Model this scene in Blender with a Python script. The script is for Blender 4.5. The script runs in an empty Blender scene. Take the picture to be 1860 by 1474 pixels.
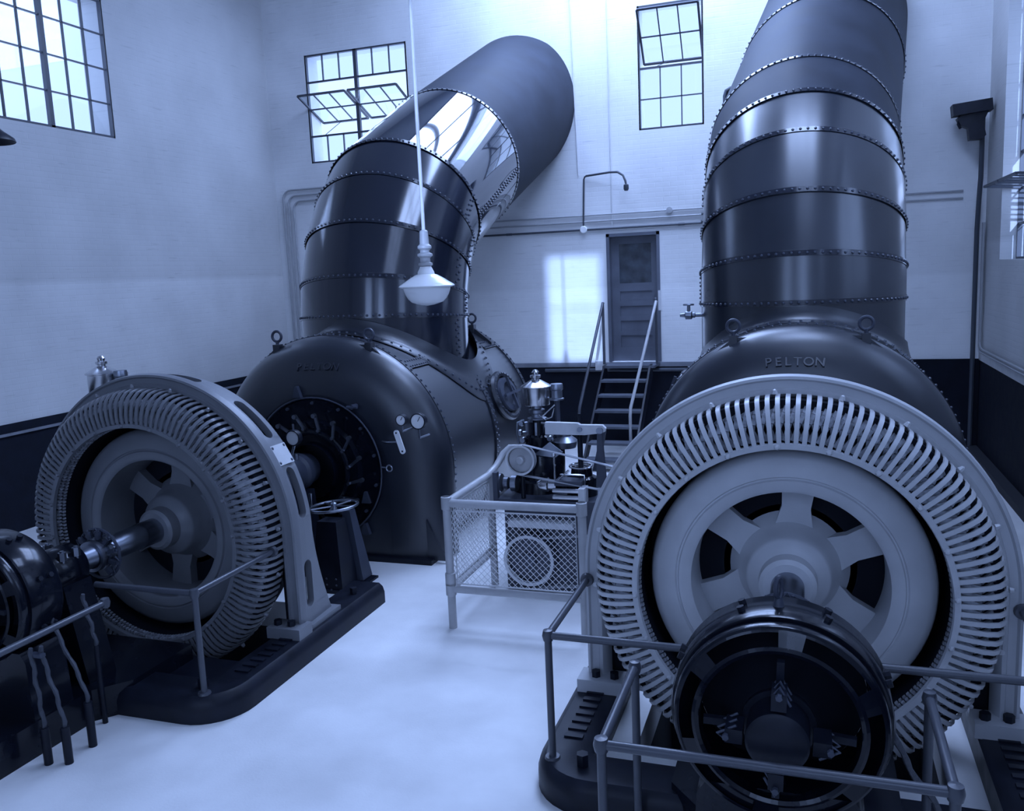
import bpy, math, random
from math import pi, sin, cos, tan, radians as R, sqrt, hypot, atan2
from mathutils import Vector, Matrix
random.seed(7)
S = bpy.context.scene
COL = S.collection

# ------------------------------------------------------------------ camera
def cam_setup(yaw, pitch, roll, f, z):
    y, p, r = R(yaw), R(pitch), R(roll)
    fw = Vector((-sin(y)*cos(p), cos(y)*cos(p), -sin(p)))
    rt = Vector((cos(y), sin(y), 0)); up = rt.cross(fw)
    c, s = cos(r), sin(r)
    X = rt*c + up*s; Y = up*c - rt*s; Z = -fw
    cd = bpy.data.cameras.new('camera'); co = bpy.data.objects.new('camera', cd)
    cd.sensor_width = 36; cd.lens = f/1860*36; cd.clip_start = .05; cd.clip_end = 100
    co.matrix_world = Matrix(((X.x, Y.x, Z.x, 0), (X.y, Y.y, Z.y, 0), (X.z, Y.z, Z.z, z), (0, 0, 0, 1)))
    COL.objects.link(co); S.camera = co
cam_setup(19.1686, 8.5242, -2.5658, 1569.4, 2.85)

# ------------------------------------------------------------------ light and exposure
TINT = (.405, .565, 1.0)
S.view_settings.view_transform = 'Standard'; S.view_settings.look = 'None'
S.view_settings.exposure = 0.0; S.view_settings.gamma = 1.0
S.view_settings.use_curve_mapping = False
w = bpy.data.worlds.new('sky'); S.world = w; w.use_nodes = True
bg = w.node_tree.nodes['Background']; bg.inputs[0].default_value = (*TINT, 1); bg.inputs[1].default_value = 2.0
sd = bpy.data.lights.new('sun', 'SUN'); so = bpy.data.objects.new('sun', sd); COL.objects.link(so)
sd.energy = 5.5; sd.angle = R(.6); sd.color = TINT
SUN = Vector((.15, -1.0, .20)).normalized()
so.rotation_euler = SUN.to_track_quat('Z', 'Y').to_euler(); so.location = (2, -12, 6)
def win_light(name, loc, normal, sx, sy, radiance):
    """daylight lamp standing in a window opening, facing into the hall"""
    l = bpy.data.lights.new(name, 'AREA'); o = bpy.data.objects.new(name, l); COL.objects.link(o)
    l.shape = 'RECTANGLE'; l.size = sx; l.size_y = sy; l.energy = radiance*pi*sx*sy; l.color = TINT
    o.location = loc; o.rotation_euler = Vector(normal).to_track_quat('-Z', 'Z' if abs(normal[2]) < .5 else 'Y').to_euler()
XL, XR, YB, YF, ZC = -9.21, 2.345, 13.93, -5.0, 9.0
RIGHT_WIN = [(10.95, 12.89), (6.2, 8.14), (1.8, 3.74)]  # the third is an added window out of view, brightening the right generator
LEFT_WIN = [(8.0, 10.09)]
FRONT_WIN = [(-1.30, -.33, 5.15, 6.99), (-.1, 1.84, 2.78, 6.84), (-4.4, -2.46, 2.78, 6.84)]     # the first lets the sun in, the others get sun-blocking sheets
CLEREST = (-4.8, -.6, 7.35, 8.9)
SKYLIGHTS = [(-4.9, -.3, 10.5, 13.8), (-.6, 2.2, .2, 4.4), (-1.4, 1.4, 6.2, 9.0)]
for k, (a, b) in enumerate(RIGHT_WIN):
    win_light('daylight_right', (XR+.5, (a+b)/2, 4.81), (-1, 0, 0), b-a, 4.06, (2.0, 3.0, 2.5)[k])  # the last lamp fills light onto the right generator from the added window
for k, (a, b) in enumerate(LEFT_WIN):
    win_light('daylight_left', (XL-.5, (a+b)/2, 5.92), (1, 0, 0), b-a, 1.84, 2.0)
win_light('daylight_back', (-7.43, YB+.5, 5.91), (0, -1, 0), 1.94, 1.84, 2.0)
win_light('daylight_back', (-2.035, YB+.5, 5.93), (0, -1, 0), .97, 1.84, 2.0)
for k, (a, b, c, d) in enumerate(SKYLIGHTS):      # lamps under the opaque roof panes, standing in for daylight through them
    win_light('daylight_roof', ((a+b)/2, (c+d)/2, ZC+.02), (0, 0, -1), b-a, d-c, (19.5, 3.6, 16.0)[k])
for k, (a, b, c, d) in enumerate(FRONT_WIN[1:]): win_light('daylight_front', ((a+b)/2, YF-.06, (c+d)/2), (0, 1, 0), b-a, d-c, (6.5, 5.5)[k])
win_light('daylight_clerestory', ((CLEREST[0]+CLEREST[1])/2, YB+.45, (CLEREST[2]+CLEREST[3])/2), (0, -1, 0), CLEREST[1]-CLEREST[0], CLEREST[3]-CLEREST[2], 12.0)

# ------------------------------------------------------------------ materials
def mat(name, col, rough=.5, metal=0, coat=0, crough=.12, noise=0, nscale=6, bump=0, bscale=40, spec=.5):
    m = bpy.data.materials.new(name); m.use_nodes = True
    nt = m.node_tree; b = nt.nodes['Principled BSDF']; L = nt.links
    b.inputs['Base Color'].default_value = (*col, 1); b.inputs['Roughness'].default_value = rough
    b.inputs['Metallic'].default_value = metal; b.inputs['Coat Weight'].default_value = coat
    b.inputs['Coat Roughness'].default_value = crough; b.inputs['Specular IOR Level'].default_value = spec
    tc = nt.nodes.new('ShaderNodeTexCoord')
    if noise:
        n = nt.nodes.new('ShaderNodeTexNoise'); n.inputs['Scale'].default_value = nscale; n.inputs['Detail'].default_value = 6
        L.new(tc.outputs['Object'], n.inputs['Vector'])
        r = nt.nodes.new('ShaderNodeValToRGB')
        r.color_ramp.elements[0].position = .3; r.color_ramp.elements[1].position = .7
        r.color_ramp.elements[0].color = (*[c*(1-noise) for c in col], 1)
        r.color_ramp.elements[1].color = (*[min(1, c*(1+noise)) for c in col], 1)
        L.new(n.outputs['Fac'], r.inputs['Fac']); L.new(r.outputs['Color'], b.inputs['Base Color'])
        rr = nt.nodes.new('ShaderNodeMapRange'); rr.inputs['To Min'].default_value = max(0.02, rough*(1-noise)); rr.inputs['To Max'].default_value = min(1, rough*(1+noise))
        L.new(n.outputs['Fac'], rr.inputs['Value']); L.new(rr.outputs['Result'], b.inputs['Roughness'])
    if bump:
        n2 = nt.nodes.new('ShaderNodeTexNoise'); n2.inputs['Scale'].default_value = bscale; n2.inputs['Detail'].default_value = 4
        L.new(tc.outputs['Object'], n2.inputs['Vector'])
        bp = nt.nodes.new('ShaderNodeBump'); bp.inputs['Strength'].default_value = bump; bp.inputs['Distance'].default_value = .02
        L.new(n2.outputs['Fac'], bp.inputs['Height']); L.new(bp.outputs['Normal'], b.inputs['Normal'])
    return m
def brick_mat(name, lo, hi, split, axis):
    """painted brickwork: two paint coats meeting at height `split`, faint courses in relief"""
    m = bpy.data.materials.new(name); m.use_nodes = True
    nt = m.node_tree; b = nt.nodes['Principled BSDF']; L = nt.links
    b.inputs['Roughness'].default_value = .6
    tc = nt.nodes.new('ShaderNodeTexCoord'); sp = nt.nodes.new('ShaderNodeSeparateXYZ'); L.new(tc.outputs['Object'], sp.inputs[0])
    cb = nt.nodes.new('ShaderNodeCombineXYZ'); L.new(sp.outputs[axis], cb.inputs[0]); L.new(sp.outputs[2], cb.inputs[1])
    br = nt.nodes.new('ShaderNodeTexBrick'); br.inputs['Scale'].default_value = 1
    br.inputs['Brick Width'].default_value = .23; br.inputs['Row Height'].default_value = .075; br.inputs['Mortar Size'].default_value = .006
    br.inputs['Mortar Smooth'].default_value = .6
    L.new(cb.outputs[0], br.inputs['Vector'])
    mr = nt.nodes.new('ShaderNodeMapRange'); mr.inputs['From Min'].default_value = split-.03; mr.inputs['From Max'].default_value = split+.03
    L.new(sp.outputs[2], mr.inputs['Value'])
    mx = nt.nodes.new('ShaderNodeMix'); mx.data_type = 'RGBA'; mx.inputs[6].default_value = (*lo, 1); mx.inputs[7].default_value = (*hi, 1)
    L.new(mr.outputs['Result'], mx.inputs[0])
    n = nt.nodes.new('ShaderNodeTexNoise'); n.inputs['Scale'].default_value = .9; n.inputs['Detail'].default_value = 8; L.new(tc.outputs['Object'], n.inputs['Vector'])
    m2 = nt.nodes.new('ShaderNodeMapRange'); m2.inputs['From Min'].default_value = .3; m2.inputs['From Max'].default_value = .7
    m2.inputs['To Min'].default_value = .86; m2.inputs['To Max'].default_value = 1.06; L.new(n.outputs['Fac'], m2.inputs['Value'])
    mp = nt.nodes.new('ShaderNodeMapping'); mp.inputs['Scale'].default_value = (2.5, 30, 30); L.new(cb.outputs[0], mp.inputs['Vector'])
    n3 = nt.nodes.new('ShaderNodeTexNoise'); n3.inputs['Scale'].default_value = 1; n3.inputs['Detail'].default_value = 3; L.new(mp.outputs[0], n3.inputs['Vector'])
    m3 = nt.nodes.new('ShaderNodeMapRange'); m3.inputs['From Min'].default_value = .62; m3.inputs['From Max'].default_value = .75
    m3.inputs['To Min'].default_value = 1.0; m3.inputs['To Max'].default_value = .84; L.new(n3.outputs['Fac'], m3.inputs['Value'])
    ml = nt.nodes.new('ShaderNodeMath'); ml.operation = 'MULTIPLY'; L.new(m2.outputs[0], ml.inputs[0]); L.new(m3.outputs[0], ml.inputs[1])
    vm = nt.nodes.new('ShaderNodeVectorMath'); vm.operation = 'SCALE'; L.new(mx.outputs[2], vm.inputs[0]); L.new(ml.outputs[0], vm.inputs['Scale'])
    L.new(vm.outputs[0], b.inputs['Base Color'])
    iv = nt.nodes.new('ShaderNodeMath'); iv.operation = 'SUBTRACT'; iv.inputs[0].default_value = 1; L.new(br.outputs['Fac'], iv.inputs[1])
    bp = nt.nodes.new('ShaderNodeBump'); bp.inputs['Strength'].default_value = .22; bp.inputs['Distance'].default_value = .005
    L.new(iv.outputs[0], bp.inputs['Height']); L.new(bp.outputs[0], b.inputs['Normal'])
    return m
def glass_mat():
    m = bpy.data.materials.new('window_glass'); m.use_nodes = True
    nt = m.node_tree; nt.nodes.clear(); o = nt.nodes.new('ShaderNodeOutputMaterial')
    t = nt.nodes.new('ShaderNodeBsdfTransparent'); t.inputs[0].default_value = (.93, .95, .97, 1)
    g = nt.nodes.new('ShaderNodeBsdfGlossy'); g.inputs['Roughness'].default_value = .03
    x = nt.nodes.new('ShaderNodeMixShader'); x.inputs[0].default_value = .05
    nt.links.new(t.outputs[0], x.inputs[1]); nt.links.new(g.outputs[0], x.inputs[2]); nt.links.new(x.outputs[0], o.inputs[0])
    return m
M = dict(
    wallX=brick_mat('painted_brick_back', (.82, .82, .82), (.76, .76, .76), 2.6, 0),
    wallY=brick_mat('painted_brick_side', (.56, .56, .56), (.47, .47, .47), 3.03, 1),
    dado=mat('dado_paint', (.008, .010, .018), .8, noise=.25, bump=.1, bscale=30, spec=.15),
    dadocap=mat('dado_cap', (.20, .21, .24), .5, noise=.15),
    floor=mat('concrete', (.76, .76, .76), .55, noise=.13, nscale=1.4, bump=.06, bscale=60),
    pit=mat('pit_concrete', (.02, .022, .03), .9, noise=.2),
    ceil=mat('ceiling_boards', (.45, .47, .5), .8),
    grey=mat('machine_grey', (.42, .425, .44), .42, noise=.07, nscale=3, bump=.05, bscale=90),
    grey_shaded=mat('machine_grey_shaded', (.17, .175, .19), .40, noise=.07, nscale=3, bump=.05, bscale=90),  # this grey and the next two: shade of the left generator put into colour
    greyb_shaded=mat('shield_grey_shaded', (.17, .175, .19), .30, noise=.08, nscale=9),
    rotor_shaded=mat('rotor_grey_shaded', (.17, .175, .19), .34, noise=.05),
    greyb=mat('shield_grey', (.53, .535, .55), .33, noise=.08, nscale=9),
    core=mat('stator_dark', (.008, .010, .016), .7, spec=.15),
    coil=mat('winding_tape', (.34, .35, .38), .5, noise=.5, nscale=28),
    rotor=mat('rotor_grey', (.58, .585, .60), .38, noise=.05),
    enamel=mat('black_enamel', (.004, .0055, .011), .26, noise=.25, nscale=5, coat=.4, spec=.12),
    pipe=mat('penstock_paint', (.012, .015, .026), .17, noise=.2, nscale=1.6, coat=1.0, bump=.03, bscale=3, spec=.35),
    pipegloss=mat('penstock_polish', (.014, .018, .030), .06, coat=1.0, crough=.025, spec=.5),
    pipesoft=mat('penstock_worn', (.016, .020, .030), .30, noise=.25, nscale=1.6, coat=1.0, crough=.2, bump=.03, bscale=3, spec=.5),
    pipedull=mat('penstock_dusty', (.034, .039, .052), .75, noise=.25, nscale=2.2, coat=.12, crough=.4, spec=.1),
    casing=mat('casing_paint', (.010, .013, .022), .40, noise=.2, nscale=2.0, coat=1.0, crough=.34, bump=.03, bscale=5, spec=.35),
    rivet=mat('rivet_paint', (.05, .058, .08), .3),
    iron=mat('dark_iron', (.008, .010, .018), .42, noise=.3, nscale=8, spec=.25),
    dgrey=mat('dark_grey_paint', (.045, .052, .075), .45, noise=.15, nscale=5),
    steel=mat('bright_steel', (.66, .66, .68), .22, metal=1, noise=.1),
    dsteel=mat('dull_steel', (.30, .32, .37), .34, metal=1, noise=.15),
    rail=mat('rail_paint', (.06, .065, .08), .34, noise=.12),
    railg=mat('guard_pipe_grey', (.42, .42, .43), .36, noise=.12),
    wire=mat('galvanised_wire', (.66,.66,.67), .4, metal=.3),
    white=mat('white_enamel', (.88,.88,.88), .2),
    opal=mat('opal_glass', (.84,.84,.84), .25),
    dial=mat('dial_white', (.85,.85,.85), .4),
    light=mat('light_grey_paint', (.60,.60,.61), .45, noise=.1),
    conduit=mat('conduit_paint', (.36,.365,.38), .5),
    dconduit=mat('dark_conduit', (.05, .058, .075), .5),
    door=mat('door_varnish', (.115, .125, .155), .38, noise=.2, nscale=3),
    sash=mat('sash_iron', (.045, .05, .065), .5),
    belt=mat('leather_belt', (.33, .34, .37), .6),
    cable=mat('cable_sheath', (.05, .055, .07), .5, bump=.3, bscale=50),
    stair=mat('stair_iron', (.10, .11, .135), .45, noise=.2),
    glass=glass_mat(), sunblock=mat('sun_block_sheet', (.6, .62, .65), .5),  # the second is opaque, for added sheets that stop the sun
    dglass=mat('door_glass', (.05, .06, .075), .08, noise=.6, nscale=5, coat=.5),
)

# ------------------------------------------------------------------ mesh helpers
class MB:
    def __init__(s): s.v = []; s.f = []
    def add(s, vs, fs):
        k = len(s.v); s.v += [tuple(v) for v in vs]; s.f += [tuple(i+k for i in f) for f in fs]; return s
    def box(s, x0, x1, y0, y1, z0, z1):
        return s.add([(x, y, z) for x in (x0, x1) for y in (y0, y1) for z in (z0, z1)],
                     [(0, 1, 3, 2), (4, 6, 7, 5), (0, 4, 5, 1), (2, 3, 7, 6), (0, 2, 6, 4), (1, 5, 7, 3)])
    def obox(s, c, ax, ay, az):
        c, ax, ay, az = map(Vector, (c, ax, ay, az))
        return s.add([c+ax*i+ay*j+az*k for i in (-1, 1) for j in (-1, 1) for k in (-1, 1)],
                     [(0, 1, 3, 2), (4, 6, 7, 5), (0, 4, 5, 1), (2, 3, 7, 6), (0, 2, 6, 4), (1, 5, 7, 3)])
    def bar(s, p, q, w, h, up=(0, 0, 1)):
        p, q = Vector(p), Vector(q); d = (q-p); L = d.length; d.normalize(); up = Vector(up)
        sd_ = d.cross(up)
        if sd_.length < 1e-4: sd_ = d.cross(Vector((1, 0, 0)))
        sd_.normalize(); u = sd_.cross(d)
        return s.obox((p+q)/2, d*L/2, sd_*w/2, u*h/2)
    def tube(s, pts, r, n=10, closed=False, caps=True):
        P = [Vector(p) for p in pts]; m = len(P); rr = r if isinstance(r, (list, tuple)) else [r]*m
        T = []
        for i in range(m):
            a = P[(i-1) % m] if (closed or i > 0) else P[i]; b = P[(i+1) % m] if (closed or i < m-1) else P[i]
            T.append((b-a).normalized())
        u = T[0].cross(Vector((0, 0, 1)))
        if u.length < .1: u = T[0].cross(Vector((1, 0, 0)))
        u.normalize(); vs = []
        for i in range(m):
            u = (u - T[i]*u.dot(T[i])).normalized(); v = T[i].cross(u)
            for k in range(n):
                a = 2*pi*k/n; vs.append(P[i]+(u*cos(a)+v*sin(a))*rr[i])
        fs = []
        for i in range(m if closed else m-1):
            j = (i+1) % m
            for k in range(n): fs.append((i*n+k, i*n+(k+1) % n, j*n+(k+1) % n, j*n+k))
        if caps and not closed: fs += [tuple(range(n))[::-1], tuple(range((m-1)*n, m*n))]
        return s.add(vs, fs)
    def lathe(s, prof, c, axis='Z', n=32, a0=0, a1=None, cap=False):
        """prof: (along, radius); centre c; axis letter"""
        full = a1 is None; span = 2*pi if full else a1-a0; cols = n if full else n+1
        vs = []
        for i in range(cols):
            a = a0+span*i/n; ca, sa = cos(a), sin(a)
            for (h, r) in prof:
                if axis == 'Z': vs.append((c[0]+r*ca, c[1]+r*sa, c[2]+h))
                elif axis == 'Y': vs.append((c[0]+r*ca, c[1]+h, c[2]+r*sa))
                else: vs.append((c[0]+h, c[1]+r*ca, c[2]+r*sa))
        m = len(prof); fs = []
        for i in range(n):
            j = (i+1) % cols
            for k in range(m-1): fs.append((i*m+k, j*m+k, j*m+k+1, i*m+k+1))
        s.add(vs, fs)
        if cap and full:
            k0 = len(s.v)-len(vs)
            s.f.append(tuple(k0+i*m for i in range(n))); s.f.append(tuple(k0+i*m+m-1 for i in range(n))[::-1])
        return s
    def sweepU(s, prof, cx, cz, zb, n=48, closed=True):
        """profile (r, y) carried up one side, round a half circle and down the other side to z=zb"""
        st = [(1, 0, zb-cz)]+[(cos(pi*i/n), sin(pi*i/n), None) for i in range(n+1)]+[(-1, 0, zb-cz)]
        m = len(prof); vs = []
        for (ca, sa, dz) in st:
            for (r, y) in prof: vs.append((cx+r*ca, y, cz+(r*sa if dz is None else dz)))
        fs = []
        for i in range(len(st)-1):
            for k in range(m if closed else m-1):
                q = (k+1) % m; fs.append((i*m+k, i*m+q, (i+1)*m+q, (i+1)*m+k))
        s.add(vs, fs)
        if closed: s.f.append(tuple(len(s.v)-len(vs)+k for k in range(m))); s.f.append(tuple(len(s.v)-m+k for k in range(m))[::-1])
        return s
    def prism(s, poly, o, ex, ey, ez):
        """polygon (u,v) in the plane o+u*ex+v*ey, thickened along ez"""
        o, ex, ey, ez = map(Vector, (o, ex, ey, ez)); n = len(poly)
        vs = [o+ex*u+ey*v for u, v in poly]+[o+ex*u+ey*v+ez for u, v in poly]
        return s.add(vs, [tuple(range(n))[::-1], tuple(range(n, 2*n))]+[(i, (i+1) % n, n+(i+1) % n, n+i) for i in range(n)])
    def dome(s, p, nrm, r, h=None, n=6):
        p, nrm = Vector(p), Vector(nrm).normalized(); h = h or r*.75
        u = nrm.orthogonal().normalized(); v = nrm.cross(u)
        vs = [p+(u*cos(2*pi*k/n)+v*sin(2*pi*k/n))*r for k in range(n)]+[p+(u*cos(2*pi*k/n)+v*sin(2*pi*k/n))*r*.65+nrm*h*.75 for k in range(n)]+[p+nrm*h]
        fs = [(k, (k+1) % n, n+(k+1) % n, n+k) for k in range(n)]+[(n+k, n+(k+1) % n, 2*n) for k in range(n)]
        return s.add(vs, fs)
    def bolt(s, p, nrm, r, h, n=6):
        p, nrm = Vector(p), Vector(nrm).normalized(); u = nrm.orthogonal().normalized(); v = nrm.cross(u)
        vs = [p+(u*cos(2*pi*k/n)+v*sin(2*pi*k/n))*r+nrm*h*j for j in (0, 1) for k in range(n)]
        return s.add(vs, [(k, (k+1) % n, n+(k+1) % n, n+k) for k in range(n)]+[tuple(range(n, 2*n))])
    def torus(s, c, ex, ey, R_, r, n=24, m=8):
        c, ex, ey = map(Vector, (c, ex, ey))
        return s.tube([c+ex*cos(2*pi*k/n)*R_+ey*sin(2*pi*k/n)*R_ for k in range(n)], r, m, closed=True)

WORLD = {}
def mesh(name, mb, m, off=(0, 0, 0), sharp=38):
    me = bpy.data.meshes.new(name)
    me.from_pydata([(v[0]-off[0], v[1]-off[1], v[2]-off[2]) for v in mb.v], [], mb.f)
    me.materials.append(M[m]); me.update()
    for p in me.polygons: p.use_smooth = True
    me.set_sharp_from_angle(angle=R(sharp))
    return me
def obj(name, mb, m, parent=None, label=None, sharp=38, kind=None):
    off = WORLD.get(parent.name, (0, 0, 0)) if parent else (0, 0, 0)
    o = bpy.data.objects.new(name, mesh(name, mb, m, off, sharp)); COL.objects.link(o)
    if parent: o.parent = parent; WORLD[o.name] = off
    if label: o['label'] = label
    if kind: o['kind'] = kind
    return o
def shells(name, mb, m, parent, label=None):
    """one object for every loose shell of the mesh"""
    root = list(range(len(mb.v)))
    def find(i):
        while root[i] != i: root[i] = root[root[i]]; i = root[i]
        return i
    for f in mb.f:
        a = find(f[0])
        for k in f[1:]: root[find(k)] = a
    grp = {}
    for f in mb.f: grp.setdefault(find(f[0]), []).append(f)
    for fs in grp.values():
        ids = sorted({i for f in fs for i in f}); mp = {i: k for k, i in enumerate(ids)}
        q = MB(); q.v = [mb.v[i] for i in ids]; q.f = [tuple(mp[i] for i in f) for f in fs]
        obj(name, q, m, parent, label)
def thing(name, label, cat, loc=(0, 0, 0), group=None):
    o = bpy.data.objects.new(name, None); COL.objects.link(o); o.location = loc; o.empty_display_size = .1
    o['label'] = label; o['category'] = cat
    if group: o['group'] = group
    WORLD[o.name] = loc
    return o
def tag(o, label, cat, group=None):
    o['label'] = label; o['category'] = cat
    if group: o['group'] = group
    return o
def struct(name, mb, m, parent=None, label=None, sharp=38):
    o = obj(name, mb, m, parent, label, sharp); o['kind'] = 'structure'; return o
def copy_part(src, parent, **kw):
    c = src.copy(); c.parent = parent; COL.objects.link(c)
    for k, v in kw.items(): setattr(c, k, v)
    return c

# ------------------------------------------------------------------ room shell
XA_R, XA_L, ZA = -.11, -4.93, .97           # shaft axes of the two units
DY_L = .27                                   # the far unit's generator stands a little deeper
def slab_with_holes(u0, u1, v0, v1, holes, put):
    us = sorted({u0, u1, *[h[0] for h in holes], *[h[1] for h in holes]}); vs_ = sorted({v0, v1, *[h[2] for h in holes], *[h[3] for h in holes]})
    mb = MB()
    inh = lambda a, b: any(h[0] < a < h[1] and h[2] < b < h[3] for h in holes)
    for i in range(len(us)-1):
        for j in range(len(vs_)-1):
            if not inh((us[i]+us[i+1])/2, (vs_[j]+vs_[j+1])/2): put(mb, us[i], us[i+1], vs_[j], vs_[j+1])
    return mb
PITS = [(xa-.86, xa+.86, 4.75+d, 6.15+d) for xa, d in ((XA_R, 0), (XA_L, DY_L))]
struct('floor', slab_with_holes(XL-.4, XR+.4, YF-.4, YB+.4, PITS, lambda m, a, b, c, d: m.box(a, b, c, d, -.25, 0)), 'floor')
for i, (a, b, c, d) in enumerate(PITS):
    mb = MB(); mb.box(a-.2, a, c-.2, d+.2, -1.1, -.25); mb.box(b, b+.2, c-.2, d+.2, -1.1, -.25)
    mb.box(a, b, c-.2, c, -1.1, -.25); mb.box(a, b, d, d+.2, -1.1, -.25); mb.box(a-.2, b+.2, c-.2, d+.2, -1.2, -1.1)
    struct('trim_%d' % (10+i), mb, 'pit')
struct('ceiling', slab_with_holes(XL-.4, XR+.4, YF-.4, YB+.4, SKYLIGHTS, lambda m, a, b, c, d: m.box(a, b, c, d, ZC, ZC+.3)), 'ceil')
DOOR = (-3.11, -2.25, 1.38, 3.45)
BACK_WIN = [(-8.40, -6.46, 4.99, 6.83), (-2.52, -1.55, 5.01, 6.85)]
struct('wall_back', slab_with_holes(XL-.4, XR+.4, 0, ZC, BACK_WIN+[DOOR, CLEREST], lambda m, a, b, c, d: m.box(a, b, YB, YB+.4, c, d)), 'wallX')
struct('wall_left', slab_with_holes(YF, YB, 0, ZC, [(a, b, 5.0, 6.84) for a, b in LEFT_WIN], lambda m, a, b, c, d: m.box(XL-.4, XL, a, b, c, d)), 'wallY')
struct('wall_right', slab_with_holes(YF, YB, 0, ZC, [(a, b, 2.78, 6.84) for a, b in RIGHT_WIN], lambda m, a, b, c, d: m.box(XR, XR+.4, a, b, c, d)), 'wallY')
struct('wall_front', slab_with_holes(XL-.4, XR+.4, 0, ZC, FRONT_WIN, lambda m, a, b, c, d: m.box(a, b, YF-.4, YF, c, d)), 'wallX')
# dark dado with a paler cap along the back, a dark one on the sides
struct('baseboard_back', MB().box(XL, DOOR[0]-.02, YB-.02, YB, 0, 1.30).box(DOOR[1]+.02, XR, YB-.02, YB, 0, 1.30).box(DOOR[0]-.02, DOOR[1]+.02, YB-.02, YB, 0, 1.30), 'dado')
struct('trim_1', MB().box(-6, -1.0, YB-.035, YB, 1.30, 1.372), 'dadocap')
struct('trim_2', MB().box(XL, -6, YB-.02, YB, 1.30, 1.372).box(-1.0, XR, YB-.02, YB, 1.30, 1.372), 'dado')
struct('baseboard_left', MB().box(XL, XL+.02, YF, YB, 0, 1.34), 'dado')
struct('trim_3', MB().box(XL+.02, XL+.05, YF, YB, 1.20, 1.23), 'dadocap')
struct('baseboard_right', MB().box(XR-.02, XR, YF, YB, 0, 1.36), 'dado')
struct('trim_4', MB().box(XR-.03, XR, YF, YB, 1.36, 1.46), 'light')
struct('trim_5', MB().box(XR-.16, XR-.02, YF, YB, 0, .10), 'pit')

def window(n, O, ex, nr, units, uw, rows, rh, hopper=None, tilt=R(68), glass_back=0.03, mat_f='sash', plain=False):
    """steel window: O lower corner on the inner wall face, ex along the wall, nr into the room"""
    O, ex, nr = Vector(O), Vector(ex), Vector(nr); ez = Vector((0, 0, 1)); Wd = uw*units; H = rh*rows
    P = O - nr*glass_back
    root = thing('window_%d' % n, '', '', tuple(O)); del root['label']; del root['category']; root['kind'] = 'structure'
    fr = MB()
    for u in range(units+1):
        t = .03 if 0 < u < units else .014
        fr.obox(P+ex*(u*uw)+ez*H/2, ex*t, nr*.03, ez*H/2)
    fr.obox(P+ex*Wd/2+ez*.015, ex*Wd/2, nr*.03, ez*.013); fr.obox(P+ex*Wd/2+ez*(H-.015), ex*Wd/2, nr*.03, ez*.013)
    obj('window_frame', fr, mat_f, root)
    npn = 1 if plain else 3; pw = uw/npn
    for u in range(units):
        hop = set(hopper or ())
        for r in range(rows):
            if r in hop: continue
            for k in range(npn):
                c = P+ex*(u*uw+(k+.5)*pw)+ez*((r+.5)*rh)
                obj('pane', MB().obox(c, ex*(pw/2-.008), nr*.003, ez*(rh/2-.008)), 'glass', root)
        for k in range(1, npn):
            for r in range(rows):
                if r in hop: continue
                obj('muntin', MB().obox(P+ex*(u*uw+k*pw)+ez*((r+.5)*rh), ex*.008, nr*.018, ez*rh/2), mat_f, root)
        for r in range(1, rows):
            if r in hop and r-1 in hop: continue
            t = .015 if (r in hop) != (r-1 in hop) else .008
            obj('muntin', MB().obox(P+ex*(u*uw+uw/2)+ez*(r*rh), ex*uw/2, nr*.018, ez*t), mat_f, root)
        if hop:   # pivoted sash, top tipped into the room
            c = P+ex*(u*uw+uw/2)+ez*((min(hop)+1)*rh); d = ez*cos(tilt)+nr*sin(tilt); nn = d.cross(ex)
            hw = uw/2-.03; hh = rh-.02; sa = MB()
            for s_ in (-1, 1): sa.obox(c+ex*hw*s_, ex*.016, nn*.014, d*hh); sa.obox(c+d*hh*s_, ex*hw, nn*.014, d*.016)
            sash = obj('hopper_sash', sa, mat_f, root)
            for k in (-1, 1): obj('muntin', MB().obox(c+ex*(k*hw/3), ex*.009, nn*.01, d*hh), mat_f, sash)
            obj('muntin', MB().obox(c, ex*hw, nn*.01, d*.009), mat_f, sash)
            for k in (-1, 0, 1):
                for q in (-1, 1): obj('pane', MB().obox(c+ex*(k*hw*2/3)+d*(q*hh/2), ex*(hw/3-.008), nn*.003, d*(hh/2-.008)), 'glass', sash)
            if n != 3: obj('stay_rod', MB().tube([c-ex*hw*.2-d*hh, c-ex*hw*.45-ez*rh*.95-nr*.02], .006, 6), mat_f, sash)
    return root
window(1, (-8.40, YB, 4.99), (1, 0, 0), (0, -1, 0), 2, .97, 4, .46, (1, 2))
window(2, (-2.52, YB, 5.01), (1, 0, 0), (0, -1, 0), 1, .97, 4, .46, (2, 3), R(40))
window(3, (XL, 8.0, 5.0), (0, 1, 0), (1, 0, 0), 2, 1.045, 4, .46, None)
window(4, (XR, 12.89, 2.78), (0, -1, 0), (-1, 0, 0), 2, .97, 9, .4511, (1, 2), R(85), .22)
for k, (a, b) in enumerate(RIGHT_WIN[1:]): window(5+k, (XR, b, 2.78), (0, -1, 0), (-1, 0, 0), 2, .97, 9, .4511, None, 0, .22)
for k, (a, b) in enumerate(LEFT_WIN[1:]): window(8+k, (XL, a, 5.0), (0, 1, 0), (1, 0, 0), 2, 1.045, 4, .46)
for k, (a, b, c, d) in enumerate(FRONT_WIN):
    window(10+k, (b, YF, c), (-1, 0, 0), (0, 1, 0), 1 if k == 0 else 2, .97, 2 if k == 0 else round((d-c)/.46), (d-c)/(2 if k == 0 else round((d-c)/.46)), plain=(k == 0))
    if k: struct('trim_%d' % (20+k), MB().box(a, b, YF-.12, YF-.10, c, d), 'sunblock')     # added opaque sheet outside the sashes, keeps the sun out
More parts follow.
